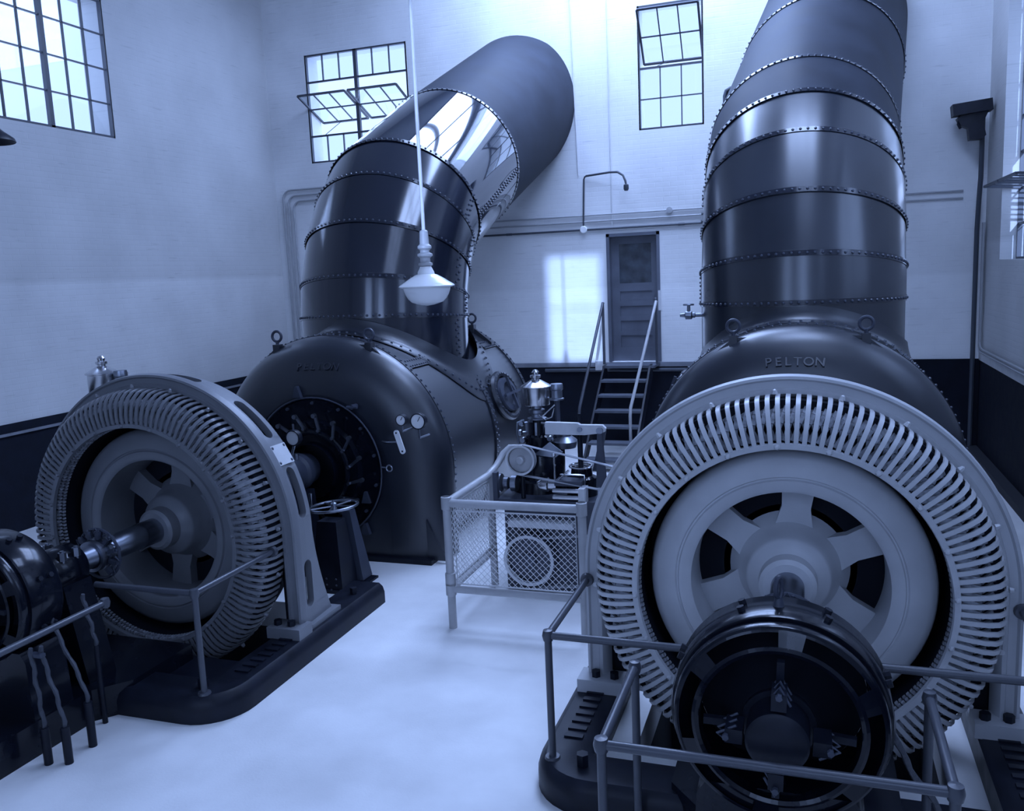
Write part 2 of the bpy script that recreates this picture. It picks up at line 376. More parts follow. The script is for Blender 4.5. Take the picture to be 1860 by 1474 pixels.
window(15, (CLEREST[0], YB, CLEREST[2]), (1, 0, 0), (0, -1, 0), 2, (CLEREST[1]-CLEREST[0])/2, 1, CLEREST[3]-CLEREST[2], plain=True)
for q, (x0, x1, y0, y1) in enumerate(SKYLIGHTS):
    sk = thing('window_%d' % (16+q), '', '', (x0, y0, ZC)); del sk['label']; del sk['category']; sk['kind'] = 'structure'
    n = round((y1-y0)/1.2)
    for k in range(n+1): obj('skylight_bar', MB().box(x0, x1, y0+(y1-y0)*k/n-.05, y0+(y1-y0)*k/n+.05, ZC-.06, ZC+.01), 'sash', sk)
    for k in range(4): obj('skylight_bar', MB().box(x0+(x1-x0)*k/3-.04, x0+(x1-x0)*k/3+.04, y0, y1, ZC-.06, ZC+.01), 'sash', sk)
    for i in range(n):
        for k in range(3): obj('pane', MB().box(x0+(x1-x0)*k/3, x0+(x1-x0)*(k+1)/3, y0+(y1-y0)*i/n, y0+(y1-y0)*(i+1)/n, ZC+.1, ZC+.12), 'sunblock', sk)  # added opaque panes over the skylight, block direct sun
# door
dr = thing('door_1', '', '', ((DOOR[0]+DOOR[1])/2, YB, 1.38)); del dr['label']; del dr['category']; dr['kind'] = 'structure'
x0, x1, z0, z1 = DOOR
obj('door_frame', MB().box(x0, x0+.05, YB-.01, YB+.16, z0, z1).box(x1-.05, x1, YB-.01, YB+.16, z0, z1).box(x0, x1, YB-.01, YB+.16, z1-.05, z1), 'door', dr)
y = YB+.13; a, b = x0+.05, x1-.05
lf = MB(); lf.box(a, a+.13, y, y+.045, z0, z1-.05).box(b-.11, b, y, y+.045, z0, z1-.05)
rails = [(z0, z0+.22), (z0+.42, z0+.49), (z0+.66, z0+.74), (z0+.90, z0+.98), (z0+1.14, z0+1.27), (z1-.17, z1-.05)]
for (c, d) in rails: lf.box(a+.13, b-.11, y, y+.045, c, d)
obj('door_leaf', lf, 'door', dr)
for i in range(4): obj('door_panel', MB().box(a+.13, b-.11, y+.018, y+.035, rails[i][1], rails[i+1][0]), 'door', dr)
obj('pane', MB().box(a+.13, b-.11, y+.018, y+.026, rails[4][1], rails[5][0]), 'dglass', dr, 'dark patterned glass pane')
obj('door_knob', MB().lathe([(0, .012), (-.03, .012), (-.035, .03), (-.06, .03), (-.07, .0)], (b-.05, y, z0+1.0), 'Y', 12), 'dsteel', dr)
obj('strike_plate', MB().box(x1-.035, x1+.01, YB-.014, YB-.008, z0+.82, z0+1.14), 'light', dr, 'pale strike plate on the door jamb')

# ------------------------------------------------------------------ penstocks and turbine casings
RC, YC0, YC1, YC2 = 1.38, 8.0, 9.35, 10.74
RP, YP = .983, 9.36
def arc_ring(c, th, r, n):
    ev = Vector((0, -cos(th), sin(th))); c = Vector(c)
    return [c+Vector((1, 0, 0))*r*cos(2*pi*k/n)+ev*r*sin(2*pi*k/n) for k in range(n)]
def penstock(xa, Rb, z0, te, dx, joints, r1, side, label, dull, fr, fin='pipe', gloss=-1):
    root = thing('penstock', label, 'pipe', (xa, YP, z0), 'riveted penstocks')
    def at(t): return (xa, YP+Rb*(1-cos(t)), z0+Rb*sin(t))
    st = [((xa, YP, 1.58), 0, RP)]
    for j in joints: st.append((at(R(j)), R(j), RP))
    xe, ye, ze = at(R(te)); sl = 1/tan(R(te)); Ltot = YB+.35-ye
    for s_ in fr:
        st.append(((xe+dx*Ltot*s_, ye+Ltot*s_, ze+Ltot*s_*sl), R(te), RP+(r1-RP)*s_))
    n = 96; rv = MB(); seams = MB()
    for i in range(len(st)-1):
        (c0, t0, q0), (c1, t1, q1) = st[i], st[i+1]
        lap = .007 if i % 2 else 0.0
        A = arc_ring(c0, t0, q0+lap, n); B = arc_ring(c1, t1, q1+lap, n)
        # lap over both neighbours a little
        dA = (Vector(c1)-Vector(c0)).normalized()*.03
        mb = MB(); mb.add([p-dA*(1 if lap else 0) for p in A]+[p+dA*(1 if lap else 0) for p in B], [(k, (k+1) % n, n+(k+1) % n, n+k) for k in range(n)])
        obj('pipe_section', mb, 'pipedull' if i >= dull else ('pipegloss' if i == gloss else fin), root, sharp=60)
        nr_ = 92
        if i > 0:
            rr = arc_ring(c0, t0, q0+.012, nr_); off = dA*(0.0 if lap else -.0)
            for p in rr: rv.dome(p+off, p-Vector(c0), .0155, .015)
            # lap edge
            E0 = arc_ring(c0, t0, q0+.013, n)
            e = Vector((0, sin(t0), cos(t0)))
            seams.add([p-e*.026 for p in E0]+[p+e*.026 for p in E0], [(k, (k+1) % n, n+(k+1) % n, n+k) for k in range(n)])
        # riveted lengthwise seam, two staggered rows on alternate sides
        psi = (0 if side > 0 else pi)+(R(-9) if i % 2 else R(7))
        if i < len(st)-2:
            L = (Vector(c1)-Vector(c0)).length; m = max(4, int(L/.075))
            for q in range(m):
                f = (q+.5)/m
                for row in (-1, 1):
                    ff = f + (.25/m if row > 0 else -.25/m)
                    k = psi+row*.027
                    pa = Vector(c0)+(Vector((1, 0, 0))*cos(k)+Vector((0, -cos(t0), sin(t0)))*sin(k))*(q0+lap+.002)
                    pb = Vector(c1)+(Vector((1, 0, 0))*cos(k)+Vector((0, -cos(t1), sin(t1)))*sin(k))*(q1+lap+.002)
                    p = pa.lerp(pb, ff); rv.dome(p, p-Vector(c0).lerp(Vector(c1), ff), .0155, .015)
    obj('rivets', rv, 'rivet', root, kind='stuff')
    obj('lap_seams', seams, 'pipe', root)
    return root
penstock(XA_L+.12, 1.84, 2.30, 65.8, .06, [4, 13, 26, 39, 51], 1.05, 1, 'riveted black penstock in front of the two-sash window, bright reflected patch on its elbow', 6, (.26, 1.0), 'pipe', 5)
penstock(XA_R+.02, 1.90, 2.44, 60.5, .10, [1, 10, 22, 35, 46, 60.5], 1.0, -1, 'riveted black penstock rising to the right of the panelled door', 5, (.5, 1.0), 'pipesoft')

def drum_pt(xa, a, y, r): return Vector((xa+r*cos(a), y, .93+r*sin(a)))
def letters(root, word, xa, m, shift=0):
    adv = dict(P=.085, E=.08, L=.075, T=.083, O=.092, N=.09)
    tot = sum(adv[c] for c in word); x = -tot/2
    for ch in word:
        w_ = adv[ch]; a = -(x+w_/2)/1.07; x += w_
        cu = bpy.data.curves.new('letter', 'FONT'); cu.body = ch; cu.size = .115; cu.extrude = .010; cu.bevel_depth = .0015
        cu.align_x = 'CENTER'; cu.align_y = 'CENTER'
        t_ = bpy.data.objects.new('letter_text', cu); COL.objects.link(t_)
        bpy.context.view_layer.update()
        me = bpy.data.meshes.new_from_object(t_.evaluated_get(bpy.context.evaluated_depsgraph_get())); bpy.data.objects.remove(t_)
        me.name = 'letter'; me.materials.clear(); me.materials.append(M[m])
        o = bpy.data.objects.new('letter', me); COL.objects.link(o); o.parent = root
        rr = 1.085; ang = a; off = WORLD[root.name]
        o.location = (xa+shift-rr*sin(ang)-off[0], 7.712-off[1], .93+rr*cos(ang*.55)-off[2])
        o.rotation_euler = (Matrix.Rotation(-ang*.55, 4, 'Y') @ Matrix.Rotation(R(90-34), 4, 'X')).to_euler()
def casing(xa, label, gauges):
    root = thing('turbine_casing', label, 'turbine', (xa, YC1, 0), 'turbine casings'); cz = .93
    # rounded front head, its sides run straight to the floor
    prof = [(1.385, 8.03), (1.385, 7.99), (1.372, 7.94), (1.335, 7.87), (1.27, 7.80), (1.18, 7.745), (1.08, 7.71), (.96, 7.685), (.80, 7.675)]
    obj('front_head', MB().sweepU(prof, xa, cz, .02, 72, closed=False), 'casing', root, sharp=60)
    n = 48; pl = [(.82*cos(pi*i/n), .82*sin(pi*i/n)) for i in range(n+1)]+[(-.82, -.91), (.82, -.91)]
    obj('head_plate', MB().prism(pl, (xa, 7.68, cz), (1, 0, 0), (0, 0, 1), (0, .05, 0)), 'casing', root)
    obj('base_plate', MB().box(xa-1.25, xa+1.25, 7.62, 8.3, 0, .05), 'iron', root)
    for sg in (-1, 1):
        obj('gusset', MB().prism([(0, 0), (.2, 0), (0, .42)], (xa+sg*1.18, 7.70, .03), (sg, 0, 0), (0, 0, 1), (0, .03, 0)), 'casing', root)
    # drum
    dm = MB(); dm.lathe([(YC0, RC-.008), (YC1+.02, RC-.008)], (xa, 0, cz), 'Y', 96)
    obj('shell_plate', dm, 'casing', root, sharp=60)
    dm = MB(); dm.lathe([(YC1-.03, RC), (YC2, RC), (YC2+.12, RC-.08), (YC2+.3, 1.0), (YC2+.36, 0)], (xa, 0, cz), 'Y', 96)
    obj('shell_plate', dm, 'casing', root, sharp=60)
    bands = MB(); rv = MB()
    for y0, hw in ((YC0+.035, .03), (YC1, .05), (YC2-.02, .035)):
        bands.lathe([(y0-hw, RC-.006), (y0-hw, RC+.012), (y0+hw, RC+.012), (y0+hw, RC-.006)], (xa, 0, cz), 'Y', 96)
    obj('seam_bands', bands, 'casing', root)
    for y0, rows in ((YC0+.035, 1), (YC1, 2), (YC2-.02, 1)):
        N = 116
        for k in range(N):
            for q in range(rows):
                a = 2*pi*(k+.5*q)/N; dy = 0 if rows == 1 else (-.028 if q else .028)
                p = drum_pt(xa, a, y0+dy, RC+.012); rv.dome(p, (cos(a), 0, sin(a)), .016, .015)
    # lengthwise lap straps
    for sg in (-1, 1):
        for (ya, yb) in ((YC0+.07, YC1-.75), (10.25, YC2-.06)):
            a = pi/2-sg*R(40); st = MB()
            for q in range(5):
                aa = a-.045+.0225*q; st.v += [tuple(drum_pt(xa, aa, ya, RC+.010)), tuple(drum_pt(xa, aa, yb, RC+.010))]
            st.f += [(2*q, 2*q+1, 2*q+3, 2*q+2) for q in range(4)]
            obj('lap_strap', st, 'casing', root)
            m = int((yb-ya)/.05)
            for q in range(m):
                for s2 in (-1, 1):
                    aa = a+s2*.028; rv.dome(drum_pt(xa, aa, ya+(q+.5)*(yb-ya)/m, RC+.01), (cos(aa), 0, sin(aa)), .013, .013)
    # saddle where the penstock enters
    N = 96; sad = MB(); px = xa+(.12 if xa < -2 else .02)
    ringsS = [(1.17, .004), (1.165, .018), (1.06, .022), (1.02, .05), (1.0, .10), (.99, .16)]
    for rho, up in ringsS:
        for k in range(N):
            a = 2*pi*k/N; x = px+rho*cos(a); y = YP+rho*sin(a)
            d = min(abs(x-xa), RC-.02); sad.v.append((x, y, cz+sqrt(RC*RC-d*d)+up))
    for i in range(len(ringsS)-1): sad.f += [(i*N+k, i*N+(k+1) % N, (i+1)*N+(k+1) % N, (i+1)*N+k) for k in range(N)]
    obj('saddle_flange', sad, 'casing', root, sharp=60)
    for k in range(72):
        a = 2*pi*k/72; x = px+1.12*cos(a); y = YP+1.12*sin(a); d = min(abs(x-xa), RC-.02); z = cz+sqrt(RC*RC-d*d)
        rv.dome((x, y, z+.02), (x-xa, 0, z-cz), .017, .016)
    obj('rivets', rv, 'rivet', root, kind='stuff')
    # lifting lugs
    for (y0, dxx, sgn) in ((7.93, .55, 1), (7.93, -.55, 1), (10.55, .66, -1), (10.55, -.66, -1)):
        zt = cz+sqrt(RC**2-dxx**2)-(.06 if sgn > 0 else 0); sx = 1 if dxx > 0 else -1
        lg = MB(); lg.box(xa+dxx-.035, xa+dxx+.035, y0-.04, y0+.05, zt-.12, zt+.10)
        lg.prism([(0, 0), (.26, -.21), (.26, -.27), (0, -.2)], (xa+dxx, y0-.01, zt+.08), (sx, 0, 0), (0, 0, 1), (0, .03, 0))
        lg.prism([(0, 0), (.25, .01), (0, -.14)], (xa+dxx, y0-.01, zt+.08), (-sx, 0, 0), (0, 0, 1), (0, .03, 0))
        l_ = obj('lifting_lug', lg, 'casing', root)
        obj('eye', MB().torus((xa+dxx, y0, zt+.185), (1, 0, 0), (0, 0, 1), .055, .015).tube([(xa+dxx, y0, zt+.08), (xa+dxx, y0, zt+.135)], .018, 8), 'dgrey', l_)
    # manhole on the aisle side
    for sg in ((1,) if xa < -2 else (-1,)):
        a = R(20) if sg > 0 else pi-R(20); c = drum_pt(xa, a, 9.86, RC); nn = Vector((cos(a), 0, sin(a))); ey = Vector((0, 1, 0)); et = nn.cross(ey)
        A, B = .34, .27
        rng = [(c+ey*A*cos(2*pi*k/40)+et*B*sin(2*pi*k/40)+nn*.03) for k in range(40)]
        mh = obj('manhole_frame', MB().tube(rng, .045, 8, closed=True), 'casing', root)
        cov = MB(); N = 40; pr = [(.80, .05), (.78, .09), (.55, .10), (.5, .06), (0, .05)]
        for f, h in pr: cov.v += [tuple(c+ey*A*f*cos(2*pi*k/N)+et*B*f*sin(2*pi*k/N)+nn*h) for k in range(N)]
        for i in range(len(pr)-1): cov.f += [(i*N+k, i*N+(k+1) % N, (i+1)*N+(k+1) % N, (i+1)*N+k) for k in range(N)]
        obj('manhole_cover', cov, 'dgrey', mh)
        obj('cross_bar', MB().bar(c+nn*.13-et*.2, c+nn*.13+et*.2, .035, .03, nn).bar(c+nn*.13-ey*.26, c+nn*.13+ey*.26, .03, .03, nn), 'dgrey', mh)
        b2 = MB()
        for k in range(30): b2.dome(c+ey*A*1.02*cos(2*pi*k/30)+et*B*1.02*sin(2*pi*k/30)+nn*.07, nn, .014)
        obj('rivets', b2, 'rivet', mh, kind='stuff')
    # head cover, gate gear
    obj('head_cover', MB().lathe([(7.66, .745), (7.645, .745), (7.64, .735), (7.655, .72), (7.655, .52), (7.60, .50), (7.58, .30), (7.50, .28)], (xa, 0, .96), 'Y', 72), 'enamel', root)
    obj('cover_rim', MB().torus((xa, 7.64, .96), (1, 0, 0), (0, 0, 1), .745, .009, 72, 6), 'dgrey', root)
    obj('shift_ring', MB().torus((xa, 7.56, .96), (1, 0, 0), (0, 0, 1), .40, .03, 48, 8), 'enamel', root)
    for k in range(16):
        a = 2*pi*(k+.3)/16; p = Vector((xa+.44*cos(a), 7.54, .96+.44*sin(a))); q = Vector((xa+.58*cos(a+.14), 7.55, .96+.58*sin(a+.14)))
        gl = obj('gate_lever', MB().bar(p, q, .028, .022, (0, 1, 0)), 'dsteel', root)
        shells('pin', MB().bolt(q, (0, -1, 0), .024, .04, 8).bolt(p, (0, -1, 0), .018, .03, 8), 'dsteel', gl)
    for k in range(14):
        a = 2*pi*(k+.5)/14; obj('stud', MB().bolt((xa+.69*cos(a), 7.66, .96+.69*sin(a)), (0, -1, 0), .017, .035), 'dgrey', root)
    for (dx_, dz) in ((-.17, .86), (.55, -.35), (.52, -.72), (-.55, -.45)):
        obj('bracket', MB().prism([(-.05, 0), (.05, 0), (.012, .12), (-.012, .12)], (xa+dx_*1.0, 7.672, cz+dz*.9), (1, 0, 0), (0, 0, 1), (0, -.05, 0)), 'dgrey', root)
    obj('eye_handle', MB().torus((xa+.84, 7.63, .99), (1, 0, 0), (0, 0, 1), .032, .008, 16, 6).tube([(xa+.76, 7.63, 1.0), (xa+.808, 7.63, .995)], .008, 6), 'dsteel', root)
    obj('cock', MB().tube([(xa+.5, 7.66, 1.62), (xa+.5, 7.56, 1.62)], .025, 8).tube([(xa+.44, 7.57, 1.62), (xa+.56, 7.57, 1.62)], .015, 8), 'dgrey', root)
    for (dx_, dz, r, st) in gauges:
        gz = cz+dz; yg = 7.46
        g = obj('pressure_gauge', MB().lathe([(.05, 0), (.05, r*1.05), (0, r*1.08), (-.012, r*1.05), (-.012, r*.93), (0, r*.93), (0, 0)], (xa+dx_, yg, gz), 'Y', 28), 'iron', root)
        obj('dial', MB().lathe([(-.003, 0), (-.003, r*.94)], (xa+dx_, yg, gz), 'Y', 28), 'dial', g, 'white gauge dial')
        obj('pointer', MB().bar((xa+dx_, yg-.006, gz), (xa+dx_+r*.35, yg-.006, gz+r*.6), .006, .003, (0, 1, 0)), 'iron', g)
        obj('stem', MB().tube([(xa+dx_, yg+.02, gz-r*.9), (xa+dx_, yg+.02, gz-r*2.2), (xa+dx_, 7.7, gz-r*2.3)], .010, 8), 'dsteel', g)
    if xa < -2:
        a_, b_ = Vector((xa+1.05, 7.42, 1.395)), Vector((xa+1.105, 7.42, 1.215)); d = (b_-a_).normalized(); sd_ = d.cross(Vector((0, 1, 0)))
        L = (b_-a_).length; pts = []
        for k in range(9): t = pi/2+pi*k/8; pts.append((cos(t)*.028, sin(t)*.028))
        for k in range(9): t = -pi/2+pi*k/8; pts.append((L+cos(t)*.028, sin(t)*.028))
        lv = obj('lever_plate', MB().prism(pts, a_, d, sd_, (0, .012, 0)), 'white', root, 'white lever plate with two holes')
        obj('pivot', MB().bolt(a_-Vector((0, .001, 0)), (0, -1, 0), .009, .003, 10).bolt(b_-Vector((0, .001, 0)), (0, -1, 0), .009, .003, 10), 'iron', lv)
        obj('lever_rod', MB().tube([(xa+.80, 7.6, 1.27), (xa+.93, 7.46, 1.29), (xa+1.07, 7.44, 1.30)], .013, 8), 'dsteel', root)
    letters(root, 'PELTON', xa, 'casing', .05 if xa < -2 else -.03)
    return root
casing(XA_L+.10, 'black riveted turbine casing with white gauges, left of the wire guard', [(1.09, .585, .052, 1), (1.27, .575, .075, 1)])
casing(XA_R+.02, 'black riveted turbine casing right behind the big sunlit generator', [])
# main bearing between turbine and generator
def shaft_bearing(xa, dy, label):
    root = thing('shaft_bearing', label, 'bearing', (xa, 7.2+dy, 0))
    b = MB().lathe([(6.80, 0), (6.80, .14), (6.83, .185), (6.90, .185), (6.93, .155), (6.99, .155), (7.02, .19), (7.09, .19), (7.12, .165), (7.36, .165), (7.39, .19), (7.46, .19), (7.49, .165), (7.60, .165), (7.60, 0)], (xa, dy*.5, ZA), 'Y', 40)
    obj('bearing_housing', b, 'dgrey', root)
    obj('shaft', MB().lathe([(5.2, .1), (7.75, .1)], (xa, 0, ZA), 'Y', 24), 'dsteel', root)
    obj('pedestal', MB().prism([(-.17, .80), (.17, .80), (.24, 0), (-.24, 0)], (xa, 6.95+dy, 0), (1, 0, 0), (0, 0, 1), (0, .5, 0)), 'iron', root)
    for k in range(3):
        obj('stud', MB().bolt((xa+.06, 7.16+.09*k+dy, ZA+.15), (0, 0, 1), .022, .06), 'dsteel', root)
    return root
shaft_bearing(XA_L, .0, 'dark ribbed shaft bearing between the left generator and its casing')
# dial thermometer on the left bearing
g = thing('dial_thermometer', 'round white dial peeping past the left generator rim above the bearing', 'gauge', (-4.93, 6.9, 1.17))
gx, gy, gz = -4.60, 6.9, 1.43
obj('case', MB().lathe([(.05, 0), (.05, .075), (0, .078), (-.012, .075), (-.012, .066), (0, .066)], (gx, gy, gz), 'Y', 28), 'iron', g)
obj('dial', MB().lathe([(-.003, 0), (-.003, .067)], (gx, gy, gz), 'Y', 28), 'dial', g, 'white dial')
obj('stem', MB().tube([(gx, gy+.02, gz+.075), (gx, gy+.02, gz+.13)], .01, 8).tube([(gx, gy+.02, gz-.07), (gx-.04, gy+.03, gz-.16), (-4.83, 6.93, 1.16), (-4.86, 6.95, 1.08)], .014, 8), 'dsteel', g)

# ------------------------------------------------------------------ generators
def generator(xa, dy, label, plate):
    root = thing('generator', label, 'generator', (xa, 5.5+dy, 0), 'generators'); Y = lambda v: v+dy
    G, GB, RT = ('grey_shaded', 'greyb_shaded', 'rotor_shaded') if xa < -2 else ('grey', 'greyb', 'rotor')  # left unit takes the greys darkened for its shade
    # frame: front flange with rolled lips, rear flange
    pf = [(1.10, Y(5.26)), (1.115, Y(5.19)), (1.14, Y(5.165)), (1.162, Y(5.165)), (1.17, Y(5.185)), (1.212, Y(5.185)), (1.224, Y(5.17)), (1.240, Y(5.175)), (1.247, Y(5.21)), (1.247, Y(5.24)), (1.15, Y(5.26))]
    obj('front_flange', MB().sweepU(pf, xa, ZA, .2, 84), G, root)
    # barrel skin with oblong ventilation slots
    Rr = 1.23; ya, yb = Y(5.22), Y(5.48); ym, hw = Y(5.355), .052
    Ls = ZA-.2; tot = 2*Ls+pi*Rr
    slots = [(.17*1.0+.16, .19)]+[(Ls+Rr*R(a), .21) for a in (14, 46, 82, 118, 154)]+[(tot-.33, .19)]
    cols = set()
    m = 150
    for i in range(m+1): cols.add(round(tot*i/m, 4))
    for c, h in slots:
        for k in range(9): t = pi/2*k/8; cols.add(round(c-h+hw*(1-cos(t)), 4)); cols.add(round(c+h-hw*(1-cos(t)), 4))
    cols = sorted(cols)
    def pos(s_, y, r):
        if s_ < Ls: return (xa+r, y, .2+s_)
        if s_ > tot-Ls: return (xa-r, y, .2+(tot-s_))
        a = (s_-Ls)/Rr; return (xa+r*cos(a), y, ZA+r*sin(a))
    def half(s_):
        for c, h in slots:
            d = h-abs(s_-c)
            if d >= -1e-6: return hw if d >= hw else sqrt(max(0, hw*hw-(hw-d)**2))
        return -1
    bm_ = MB(); wl = MB(); bk = MB()
    for s_ in cols:
        h = max(0, half(s_)); low = max(0, (Ls-s_)/Ls, (s_-tot+Ls)/Ls); yb = Y(5.48)+.20*low**1.6
        bk.v += [pos(s_, yb, Rr-.026), pos(s_, yb+.010, Rr-.036), pos(s_, yb+.012, Rr-.10), pos(s_, yb-.03, Rr-.10)]
        bm_.v += [pos(s_, ya, Rr), pos(s_, ym-h, Rr-.010), pos(s_, ym+h, Rr-.012), pos(s_, yb, Rr-.026)]
        wl.v += [pos(s_, ym-h, Rr-.010), pos(s_, ym-h, Rr-.07), pos(s_, ym+h, Rr-.012), pos(s_, ym+h, Rr-.07)]
    for i in range(len(cols)-1):
        bm_.f += [(4*i, 4*i+1, 4*i+5, 4*i+4), (4*i+2, 4*i+3, 4*i+7, 4*i+6)]
        bk.f += [(4*i+k, 4*i+k+1, 4*i+k+5, 4*i+k+4) for k in range(3)]
        if half(cols[i]) > 0 or half(cols[i+1]) > 0: wl.f += [(4*i, 4*i+1, 4*i+5, 4*i+4), (4*i+2, 4*i+3, 4*i+7, 4*i+6)]
    obj('frame_barrel', bm_, G, root, sharp=60); obj('frame_back', bk, G, root); shells('slot_rim', wl, G, root)
    for sg in (-1, 1):
        ft = MB(); X0, X1 = sorted((xa+sg*1.0, xa+sg*1.29))
        ft.box(X0, X1, Y(5.06), Y(5.24), .178, .265); ft.box(*sorted((xa+sg*1.0, xa+sg*1.265)), Y(5.24), Y(5.72), .178, .215)
        f_ = obj('foot', ft, G, root)
        bb = MB()
        for q in range(2): bb.bolt((xa+sg*(1.06+.12*q), Y(5.13), .265), (0, 0, 1), .03, .04)
        shells('foot_bolt', bb, 'iron', f_)
        obj('leg_web', MB().box(*sorted((xa+sg*1.02, xa+sg*1.20)), Y(5.30), Y(5.34), .2, ZA), 'core', root)
    # stator
    obj('stator_core', MB().lathe([(Y(5.06), .87), (Y(5.06), 1.12), (Y(5.24), 1.12), (Y(5.24), 1.05), (Y(5.47), 1.05), (Y(5.47), .87), (Y(5.06), .87)], (xa, 0, ZA), 'Y', 96), 'core', root)
    obj('rear_screen', MB().lathe([(Y(5.47), 1.05), (Y(5.64), .80), (Y(5.64), .11)], (xa, 0, ZA), 'Y', 48), 'core', root)
    th = MB()
    for q, (rr, y0) in enumerate(((.868, 5.0), (.868, 5.045))):
        for k in range(190):
            a = 2*pi*(k+.5*q)/190; c = Vector((xa+rr*cos(a), Y(y0), ZA+rr*sin(a))); e = Vector((cos(a), 0, sin(a))); t = Vector((-sin(a), 0, cos(a)))
            th.obox(c, e*.012, t*.0085, Vector((0, .012, 0)))
    obj('stator_teeth', th, 'coil', root, kind='stuff')
    wd = MB()
    for lay, (sl, dr_) in enumerate(((.07, 0), (-.07, -.025))):
        for k in range(126):
            a = 2*pi*(k+.25+.5*lay)/126; prev = None
            for f in range(5):
                u = f/4; r_ = 1.10-.20*u; y0 = (5.14-.16*sin(pi*min(1, u*1.1+.15)*.62)) - dr_
                aa = a+sl*(u-.5); p = Vector((xa+r_*cos(aa), Y(y0), ZA+r_*sin(aa)))
                if prev is not None: wd.bar(prev, p, .024, .018, (0, 1, 0))
                prev = p
    obj('end_winding', wd, 'coil', root, kind='stuff')
    # shield: inner ring, outer clips and one bar after another
    obj('shield_ring', MB().lathe([(Y(4.955), .855), (Y(4.93), .86), (Y(4.925), .89), (Y(4.945), .895), (Y(4.975), .87), (Y(4.955), .855)], (xa, 0, ZA), 'Y', 96), GB, root)
    pr = [(1.142, 5.19), (1.143, 5.08), (1.128, 5.015), (1.09, 4.965), (1.03, 4.938), (.96, 4.927), (.90, 4.928), (.87, 4.935)]
    b = MB(); hwb = .0128
    for (r_, y0) in pr: b.v += [(r_, y0-5.5, -hwb), (r_, y0-5.5, hwb), (r_-.008, y0-5.5+.012, hwb), (r_-.008, y0-5.5+.012, -hwb)]
    for i in range(len(pr)-1): b.f += [(4*i+k, 4*i+(k+1) % 4, 4*i+4+(k+1) % 4, 4*i+4+k) for k in range(4)]
    b.f += [(0, 1, 2, 3)]
    me = mesh('shield_bar', b, GB)
    NB = 126
    for k in range(NB):
        o = bpy.data.objects.new('shield_bar', me); COL.objects.link(o); o.parent = root
        o.location = (0, 0, ZA); o.rotation_euler = (0, 2*pi*(k+.5)/NB, 0)
    cl = MB()
    for k in range(20):
        a = 2*pi*(k+.2)/20; cl.dome((xa+1.15*cos(a), Y(5.10), ZA+1.15*sin(a)), (cos(a), 0, sin(a)), .018, .03)
        cl.dome((xa+.875*cos(a), Y(4.925), ZA+.875*sin(a)), (0, -1, 0), .018, .02)
    shells('shield_clip', cl, GB, root)
    # rotor, set back inside the shield
    Z = lambda v: Y(v+.07) if v < 5.45 else Y(v+.03)
    obj('rotor_rim', MB().lathe([(Z(5.47), .80), (Z(5.12), .815), (Z(5.085), .80), (Z(5.06), .765), (Z(5.045), .66), (Z(5.055), .652), (Z(5.055), .645), (Z(5.042), .637), (Z(5.045), .585), (Z(5.06), .565), (Z(5.10), .56), (Z(5.5), .555)], (xa, 0, ZA), 'Y', 96), RT, root)
    obj('rotor_web', MB().lathe([(Z(5.46), .56), (Z(5.46), .30)], (xa, 0, ZA), 'Y', 64), 'core', root)
    obj('hub', MB().lathe([(Z(5.02), .095), (Z(5.02), .14), (Z(5.04), .165), (Z(5.13), .17), (Z(5.15), .19), (Z(5.18), .235), (Z(5.20), .25), (Z(5.28), .26), (Z(5.33), .30), (Z(5.42), .36), (Z(5.46), .40)], (xa, 0, ZA), 'Y', 56), RT, root)
    for k in range(6):
        a = 2*pi*(k+.4)/6; e = Vector((cos(a), 0, sin(a))); t = Vector((-sin(a), 0, cos(a))); o_ = Vector((xa, Z(5.34), ZA))
        sp = MB().prism([(.24, -.12), (.40, -.085), (.565, -.10), (.565, .10), (.40, .085), (.24, .12)], o_, e, t, (0, .08, 0))
        obj('spoke', sp, RT, root)
    obj('shaft', MB().lathe([(Y(3.95), 0), (Y(3.95), .085), (Y(4.7), .085), (Y(4.72), .095), (Y(5.4), .095)], (xa, 0, ZA), 'Y', 28), 'dsteel', root)
    if plate:
        a = R(29); c = Vector((xa+1.222*cos(a), Y(5.355), ZA+1.222*sin(a))); t = Vector((-sin(a), 0, cos(a))); n_ = Vector((cos(a), 0, sin(a)))
        npl = obj('nameplate', MB().obox(c, t*.085, Vector((0, .095, 0)), n_*.006), 'light', root, 'pale rectangular nameplate')
        pb_ = MB()
        for q in (-1, 1):
            for w_ in (-1, 1): pb_.dome(c+t*.065*q+Vector((0, .075*w_, 0))+n_*.006, n_, .014, .006)
        shells('plate_screw', pb_, 'dgrey', npl)
    return root
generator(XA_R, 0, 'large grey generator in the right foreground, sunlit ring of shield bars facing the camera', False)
generator(XA_L, DY_L, 'grey generator on the left seen at an angle with a nameplate on its rim', True)

